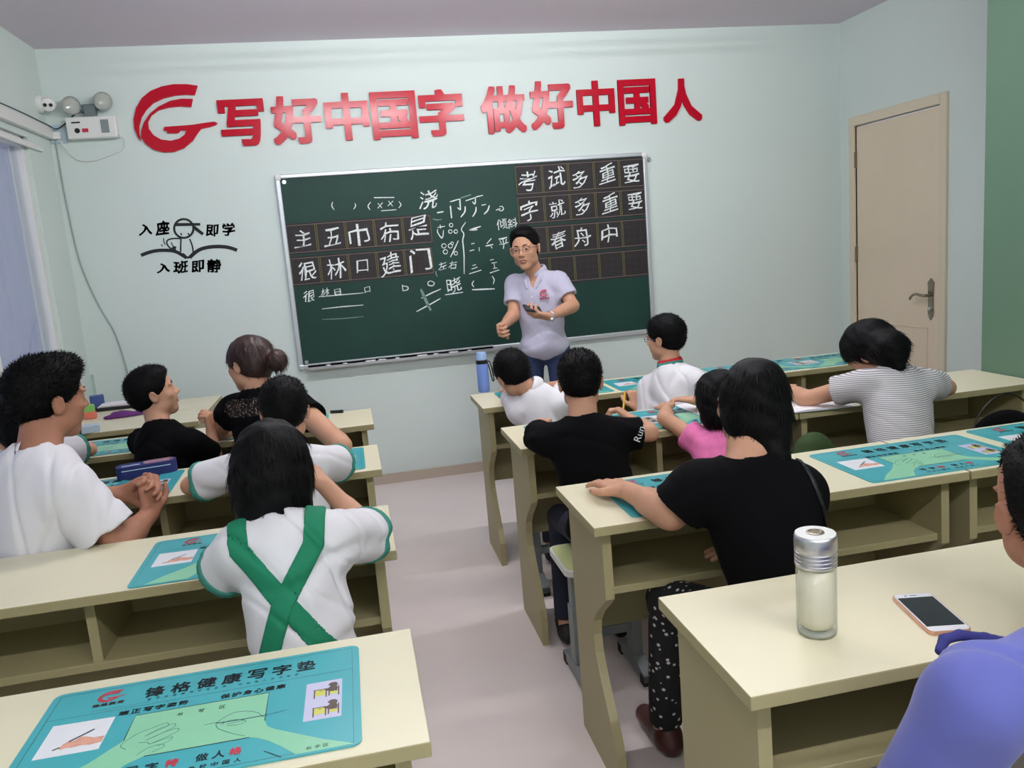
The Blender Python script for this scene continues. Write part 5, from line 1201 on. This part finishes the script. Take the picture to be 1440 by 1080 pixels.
# girl with green straps
gr = person('girl with a black bob, white shirt and crossed green straps on her back', dict(
    head=W(383, 652, -3.33), H=.205, rot=(-2, -8, 2), b=.78, h=.0045, nb=W(396, 738, -3.42), sL=W(342, 774, -3.42), sR=W(470, 757, -3.42), eR=W(522, 752, -3.28), wR=W(456, 682, -3.20), hR=dict(f=unit((-.6, .1, .6)), n=(-.7, .3, -.5), c=(.6, .7, .6)),
    eL=Wz(316, 804, .80), wL=(-.44, -3.06, .80), pel=(-.300, -3.52, .54), bodyfwd=(0, 1, 0), shirt=M['cloth_white'], trim=M['cloth_teal'], trousers=M['cloth_green'], shorts=.8, hair='bob', ht=.02, sleeve=.90, slr=.027, loose=.020, flare=.032, fold=.011, seed=21, hem=-.015, fd=(.6, .2, 1), ns=5000, shoes=M['shoe_black'], waist=.07), KID)
g_ = gr; Lg = g_['L']
strap(g_, [(-.085, Lg+.04), (-.085, Lg-.03), (-.02, Lg-.140), (.055, Lg-.26), (.085, -.05)], .042, M['cloth_green'], 'green_strap', th=.004)
strap(g_, [(.080, Lg+.04), (.062, Lg-.05), (-.02, Lg-.155), (-.085, Lg-.29), (-.095, -.05)], .042, M['cloth_green'], 'green_strap', th=.007)
for s in (-1, 1): strap(g_, [(s*.062, Lg+.02), (s*.062, 0)], .042, M['cloth_green'], 'green_strap', side=1)
# man in blue at the edge
mb = person('man in periwinkle blue shirt leaning over the desk behind the phone', dict(
    head=W(1484, 706, -4.05), H=.255, rot=(-16, -6, 0), temple=[((-.40, .20, -.02), (.24, .30, .44))], b=1.0, h=.006, nb=W(1520, 880, -4.26), sL=W(1372, 985, -4.28), sR=W(1640, 980, -4.36), eL=W(1262, 1200, -4.22), wL=W(1330, 1190, -4.02), eR=(1.36, -4.34, .74), wR=(1.24, -4.22, .66),
    pel=(.95, -4.50, .55), bodyfwd=(-.1, 1, 0), shirt=M['cloth_blue'], trousers=M['cloth_grey'], hair='crop', ht=.02, sleeve=.95, slr=.026, loose=.014, flare=.0, fold=.011, seed=25, skin=M['skin_tan'], neck=1.05), ADU)
S = Sdf(); cp_ = [W(1322, 915, -4.20), W(1328, 899, -4.19), W(1350, 893, -4.19), W(1385, 897, -4.19), W(1425, 905, -4.20), W(1455, 900, -4.20)]
for a, b_ in zip(cp_, cp_[1:]): S.cone(a, b_, .0075, .0075, .004)
part_np('collar', *S.grid(.004), M['cloth_blue_dark'], mb['root'], 'darker blue folded collar')
strap(mb, [(-.19, mb['L']-.075), (.19, mb['L']-.075)], .004, M['cloth_blue_dark'], 'yoke_seam', th=.0035)
# child by the window
person('child in white shirt with teal cuffs, almost hidden behind the man in white', dict(
    head=W(34, 585, -2.02), H=.20, rot=(0, -10, 0), b=.70, h=.0065, nb=(-1.42, -1.98, .90), sL=(-1.53, -1.96, .84), sR=(-1.30, -1.96, .84), eL=(-1.54, -1.76, .79), wL=(-1.46, -1.58, .785), eR=Wz(126, 632, .79), wR=(-1.38, -1.62, .79),
    pel=(-1.42, -2.0, .515), kL=(-1.43, -1.70, .46), aL=(-1.40, -1.76, .075), kR=(-1.32, -1.70, .46), aR=(-1.28, -1.76, .075), shirt=M['cloth_white'], trim=M['cloth_teal'], trousers=M['cloth_navy'], hair='shortbob', sleeve=.72, slr=.03, seed=27), KID)

# stools under everyone
for x, y, lb in [(.62, -1.90, 'boy bending beside the thermos'), (.575, -2.685, 'boy in black, its corner showing in the aisle'), (1.20, -1.90, 'boy with spectacles'), (1.06, -2.68, 'child in pink'), (.79, -3.52, 'woman in black'), (1.66, -2.73, 'girl in stripes'),
                 (-1.10, -2.72, 'man in white'), (-.93, -1.94, 'boy in profile'), (-.50, -1.94, 'woman with the bun'), (-.36, -2.71, 'boy with elbows wide'), (-.30, -3.50, 'girl with green straps'), (.95, -4.48, 'man in blue'), (-1.42, -1.96, 'child at the window end')]:
    stool(x, y, 'pale green stool under the '+lb)

# ------------------------------------------------------------------ small things on the desks
def lathe_obj(name, prof, m_, parent=None, n=32, c=(0, 0, 0), smooth='auto'):
    bm = B(); add_lathe(bm, prof, c, n); return build(name, bm, m_, parent, smooth=smooth)
p = Wz(681, 551, DH); t = thing('thermos', 'periwinkle blue thermos with a black strap on the desk corner by the aisle', 'thermos', (p[0], p[1], DH+.0003))
lathe_obj('flask_body', [(.024, 0), (.0275, .003), (.029, .02), (.029, .138), (.026, .148), (.022, .150)], M['thermos'], t)
lathe_obj('neck_band', [(.0275, .138), (.0285, .140), (.0285, .158), (.0265, .160)], M['black_plastic'], t)
lathe_obj('cap', [(.024, .158), (.0265, .160), (.0262, .190), (.022, .197), (.004, .198)], M['thermos_cap'], t)
bm = B(); add_tube(bm, curve_pts([(.027, -.006, .150), (.038, -.01, .145), (.046, -.012, .11), (.050, -.012, .07), (.052, -.010, .055), (.047, -.006, .05), (.042, -.004, .07), (.036, -.004, .11), (.028, .004, .146)]), .0032, 8); build('carry_strap', bm, M['black_plastic'], t, smooth=True)
p = Wz(1149, 889, DH); t = thing('tea_bottle', 'clear double-walled glass bottle with a ridged silver cap', 'bottle', (p[0], p[1], DH+.0003))
bh = 0.150; r_ = .0285
lathe_obj('outer_glass', [(.022, 0), (.0275, .002), (r_, .008), (r_, .118)], M['glass'], t, 40, smooth=True)
lathe_obj('inner_glass', [(.006, .010), (.020, .0115), (.0245, .017), (.0252, .024), (.0252, .116)], mat('frosted_tumbler', srgb(228, 220, 198), .3, alpha=.85), t, 40, smooth=True)
lathe_obj('glass_base', [(.021, .0008), (.0262, .002), (.0268, .006), (.022, .009), (.004, .0095)], M['clear_lens'], t, 40, smooth=True)
lathe_obj('silver_cap', [(.0285, .112)]+[q for i in range(4) for q in ((.0297, .114+i*.006), (.0297, .1175+i*.006), (.0290, .1182+i*.006), (.0290, .1195+i*.006))]+[(.0300, .139), (.0300, .158), (.0288, .1615), (.0272, .1625), (.002, .1625)], M['steel'], t, 48)
lathe_obj('lid_top', [(.0285, .1620), (.0282, .1632), (.0135, .1636)], M['white_plastic'], t, 48)
lathe_obj('lid_emblem', [(.0128, .1630), (.0125, .1648), (.0095, .1652), (.0085, .1642), (.002, .1642)], M['nickel'], t, 32)
t.scale = (1.16, 1.16, 1.10)
# phone
a, b_, cc2 = Wz(1253, 842, DH), Wz(1314, 834, DH), Wz(1316, 903, DH)
t = thing('phone', 'rose-gold smartphone lying face up, its lower end under the blue sleeve', 'phone', (0, 0, 0)); ux = unit(b_-a); ux[2] = 0
uy = np.array([-ux[1], ux[0], 0]); t.location = tuple(a+V(0, 0, .0004)); dl_ = cc2-a; t.rotation_euler = (0, 0, math.atan2(dl_[1], dl_[0])+math.pi/2)
bm = B(); add_prism(bm, rrect(0, .071, -.145, 0, .010), 'z', 0, .0072); build('phone_body', bm, M['gold'], t, bevel=.0015)
bm = B(); add_prism(bm, rrect(.0015, .0695, -.1435, -.0015, .009), 'z', .0071, .0076); build('front_glass', bm, M['ink_white'], t)
bm = B(); add_prism(bm, rrect(.004, .067, -.127, -.0175, .001), 'z', .0075, .0079); build('display', bm, M['phone_screen'], t)
bm = B(); add_prism(bm, rrect(.029, .042, -.0105, -.0088, .0006), 'z', .0075, .0079); add_prism(bm, rrect(.020, .0235, -.0115, -.008, .0015), 'z', .0075, .0079); build('earpiece', bm, M['ink'], t)
# pencil case
p0, p1 = Wz(162, 678, DH), Wz(248, 664, DH); d = p1-p0; Lc = np.linalg.norm(d)
t = thing('pencil_case', 'navy pencil case with a striped pink panel beyond the clasped hands', 'pencil case', ((p0+p1)/2+V(0, .03, 0))); t.location.z = DH+.003; t.rotation_euler = (0, 0, math.atan2(d[1], d[0]))
bm = B(); add_prism(bm, rrect(-Lc/2, Lc/2, -.035, .035, .03), 'z', 0, .042); build('case_body', bm, M['case_blue'], t, smooth='auto', bevel=.012, seg=3)
bm = B(); add_prism(bm, rrect(-.01, Lc/2-.01, -.024, .03, .022), 'z', .0415, .0435); pp = build('pink_panel', bm, M['case_pink'], t)
bm = B()
for i in range(4): add_ribbon(bm, [q[:2] for q in curve_pts([(-.008, -.018+.011*i, 0), (.05, -.016+.010*i, 0), (Lc/2-.022, -.014+.008*i, 0)])], .002, 'xy', .0437, 0)
build('white_stripe', bm, M['ink_white'], pp)
bm = B(); add_tube(bm, [(-Lc/2+.02, -.0355, .030), (Lc/2-.02, -.0355, .030)], .0016, 6); add_tube(bm, [(-Lc/2+.02, -.012, .0425), (-.02, -.012, .0425)], .0022, 6); build('zip', bm, M['pale_blue'], t)
# paper and books
def sheet_of(name, q, th, m_, label, cat, z=DH, curl=0.0, group=None):
    """a thin stack of paper with the outline q (world xy)"""
    bm = B(); add_prism(bm, [(x[0], x[1]) for x in q], 'z', z, z+th); o = build(name, bm, m_); return tag(o, label, cat, group)
def book(pxs, pages_label, th=.008):
    q = [Wz(*p, DH)[:2] for p in pxs]
    c0 = (q[0]+q[1]+q[2]+q[3])/4; t = thing('notebook', pages_label, 'notebook', (c0[0], c0[1], DH+.0035))
    l = [x-c0 for x in q]; a0 = (l[0]+l[1])/2; a1 = (l[2]+l[3])/2   # spine between the midpoints
    bm = B(); add_prism(bm, [tuple(x) for x in l], 'z', 0, .001); build('cover', bm, M['mat_teal'], t)
    for s, (u0, u1) in enumerate(((l[0], l[3]), (l[1], l[2]))):
        bm = B(); n = 8; top = []; bot = []
        for i in range(n+1):
            f = i/n; x0 = a0+(u0-a0)*f*.97; x1 = a1+(u1-a1)*f*.97; z = .001+th*math.sin(math.pi*min(1, .25+f*.75))*.9*(1 if f > 0 else .4)+.001
            top.append((bm.verts.new((x0[0], x0[1], z)), bm.verts.new((x1[0], x1[1], z)))); bot.append((bm.verts.new((x0[0], x0[1], .0009)), bm.verts.new((x1[0], x1[1], .0009))))
        for i in range(n):
            bm.faces.new((top[i][0], top[i][1], top[i+1][1], top[i+1][0])); bm.faces.new((bot[i][0], bot[i+1][0], bot[i+1][1], bot[i][1]))
            for k in (0, 1): bm.faces.new((top[i][k], top[i+1][k], bot[i+1][k], bot[i][k]))
        bm.faces.new((top[n][0], top[n][1], bot[n][1], bot[n][0])); bm.faces.new((top[0][0], top[0][1], bot[0][1], bot[0][0]))
        build('page_block', bm, M['paper'], t, smooth='auto')
    return t
book([(948, 572), (1050, 560), (1085, 583), (1002, 594)], 'open white notebook in front of the child in pink')
book([(1108, 570), (1175, 556), (1208, 573), (1112, 583)], 'open white notebook under the bent arm of the girl in stripes')
bm = B(); q = Wz(1115, 547, DH+.012); add_box(bm, (-.018, -.010, 0), (.018, .010, .018), Matrix.Rotation(.5, 3, 'Z')); o = build('eraser', bm, M['ink_yellow'], bevel=.003); o.location = (q[0]-.0, q[1], DH+.004); tag(o, 'pale yellow eraser beside the writing hand of the girl in stripes', 'eraser')
# pen and things at the end of the first row, window side
q = Wz(474, 581, DH); t = thing('marker_pen', 'black marker pen at the end of the first desk near the bun-haired woman', 'pen', (q[0], q[1], DH+.0075)); t.rotation_euler = (0, 0, -.35)
bm = B(); add_tube(bm, [(-.03, 0, 0), (.012, 0, 0)], .007, 12); build('barrel', bm, M['black_plastic'], t, smooth='auto'); bm = B(); add_tube(bm, [(.012, 0, 0), (.030, 0, 0)], .0074, 12); build('pen_cap', bm, M['black_plastic'], t, smooth='auto')
q = W(878, 586, -2.2); o = box_obj('glue_bottle', (-.012, -.012, 0), (.012, .012, .05), M['acrylic'], None, .005); q = Wz(836, 578, DH); o.location = (.70, -2.20, DH+.004); tag(o, 'small pale green bottle between the boy in black and the pencil', 'bottle')
# corner table
def on(px, py, z=DH): return Wz(px, py, z)
q = on(176, 586); S = Sdf(); S.ell((q[0], q[1], DH+.008), (.10, .035, .016), rotm(12), 0); S.ell((q[0]-.02, q[1]+.01, DH+.018), (.05, .03, .014), rotm(-8), .01); S.cut((0, 0, DH+.001), (0, 0, -1)); Dq = S.grid(.004); displace(*Dq, folds(.004, 3, 2.2, (1, .3, .2)))
v, f = nets(*Dq); o = obj_from('cloth', mesh_np('cloth', v-V(q[0], q[1], DH), f), M['cloth_purple']); o.location = (q[0], q[1], DH); tag(o, 'crumpled purple cloth on the corner table beyond the boy in profile', 'cloth')
q = on(170, 574); t = box_obj('tray', (-.13, -.07, 0), (.13, .07, .018), M['black_plastic'], None, .006); t.location = (q[0], q[1]+.02, DH+.0003); tag(t, 'black shallow tray under a pile of papers on the corner table', 'tray')
for i in range(3):
    o = box_obj('paper_sheet', (-.105, -.06, 0), (.105, .06, .004), M['paper'], None, .0005); o.location = (q[0]+.004*i, q[1]+.02-.003*i, DH+.0185+.0043*i); o.rotation_euler = (0, 0, .05*i); tag(o, ['lowest', 'middle', 'topmost'][i]+' stack of white paper on the black tray', 'paper', 'papers on the tray')
q = on(137, 576); o = box_obj('carton', (-.035, -.03, 0), (.035, .03, .075), M['carton'], None, .003); o.location = (q[0], q[1]+.02, DH+.0003); o.rotation_euler = (0, 0, .3); tag(o, 'small dark blue carton next to the black tray', 'carton')
q = on(128, 589); t = thing('snack_pouch', 'green and orange pouch in front of the blue carton', 'pouch', (q[0], q[1], DH+.0003))
box_obj('pouch_top', (-.025, -.012, .035), (.025, .012, .075), M['lime'], t, .006); box_obj('pouch_bottom', (-.028, -.016, 0), (.028, .016, .037), M['orange'], t, .006)
q = on(126, 609); o = box_obj('tissue_box', (-.04, -.03, 0), (.04, .03, .035), M['pale_blue'], None, .003); o.location = (q[0], q[1]+.02, DH+.0003); o.rotation_euler = (0, 0, .35); tag(o, 'pale blue little box on the near edge of the corner table', 'box')
q = on(104, 613); o = box_obj('grey_case', (-.05, -.03, 0), (.04, .03, .028), M['grey_box'], None, .004); o.location = (q[0]-.015, q[1]+.02, DH+.0003); tag(o, 'flat grey case beside the pale blue box', 'case')
q = on(128, 562); t = thing('storage_box', 'tall translucent green plastic box with a white rim in the window corner', 'box', (q[0]-.02, q[1]+.05, DH+.0003))
for lo_, hi_ in (((-.055, -.04, 0), (.055, -.037, .15)), ((-.055, .037, 0), (.055, .04, .15)), ((-.055, -.037, 0), (-.052, .037, .15)), ((.052, -.037, 0), (.055, .037, .15)), ((-.052, -.037, 0), (.052, .037, .003))): box_obj('clear_side', lo_, hi_, M['acrylic'], t)
bm = B(); add_tube(bm, [(-.056, -.041, .15), (.056, -.041, .15), (.056, .041, .15), (-.056, .041, .15), (-.056, -.041, .15)], .004, 6); add_tube(bm, [(.056, -.041, 0.003), (.056, -.041, .15)], .003, 6); build('white_rim', bm, M['white_plastic'], t)
# green bag hanging in the gap between the second-row desks
q = W(1097, 612, -2.60); t = thing('school_bag', 'dark green canvas bag hanging behind the child in pink', 'bag', (q[0]+.10, -2.62, .40)); t.location.z = 0
S = Sdf(); bx = q[0]+.09; S.ell((bx, -2.66, .56), (.10, .07, .17), None, 0); S.ell((bx, -2.66, .47), (.10, .07, .10), None, .05); Dq = S.grid(.006); displace(*Dq, folds(.004, 5)); part_np('bag_body', *Dq, M['bag_green'], t)
stool(bx, -2.66, 'pale green stool carrying the dark green bag', rz=.02)
# dark bag hanging over the third desk at the wall
t = thing('shoulder_bag', 'black shoulder bag with a curved strap under the second-row desk by the green wall', 'bag', (2.02, -2.72, 0))
S = Sdf(); S.ell((2.06, -2.74, .60), (.15, .06, .14), None, 0); S.ell((2.06, -2.74, .52), (.15, .07, .09), None, .04); part_np('bag_body', *S.grid(.006), M['cloth_black'], t)
bm = B(); add_tube(bm, curve_pts([(-.10, -.02, .62), (-.06, -.02, .74), (.04, -.02, .80), (.14, -.02, .74), (.18, -.02, .62)]), .003, 8); build('bag_strap', bm, M['black_plastic'], t, smooth=True)
stool(2.06, -2.72, 'pale green stool carrying the black shoulder bag by the green wall')
print('tris', sum(len(o.data.polygons)*2 for o in bpy.data.objects if o.type == 'MESH'))
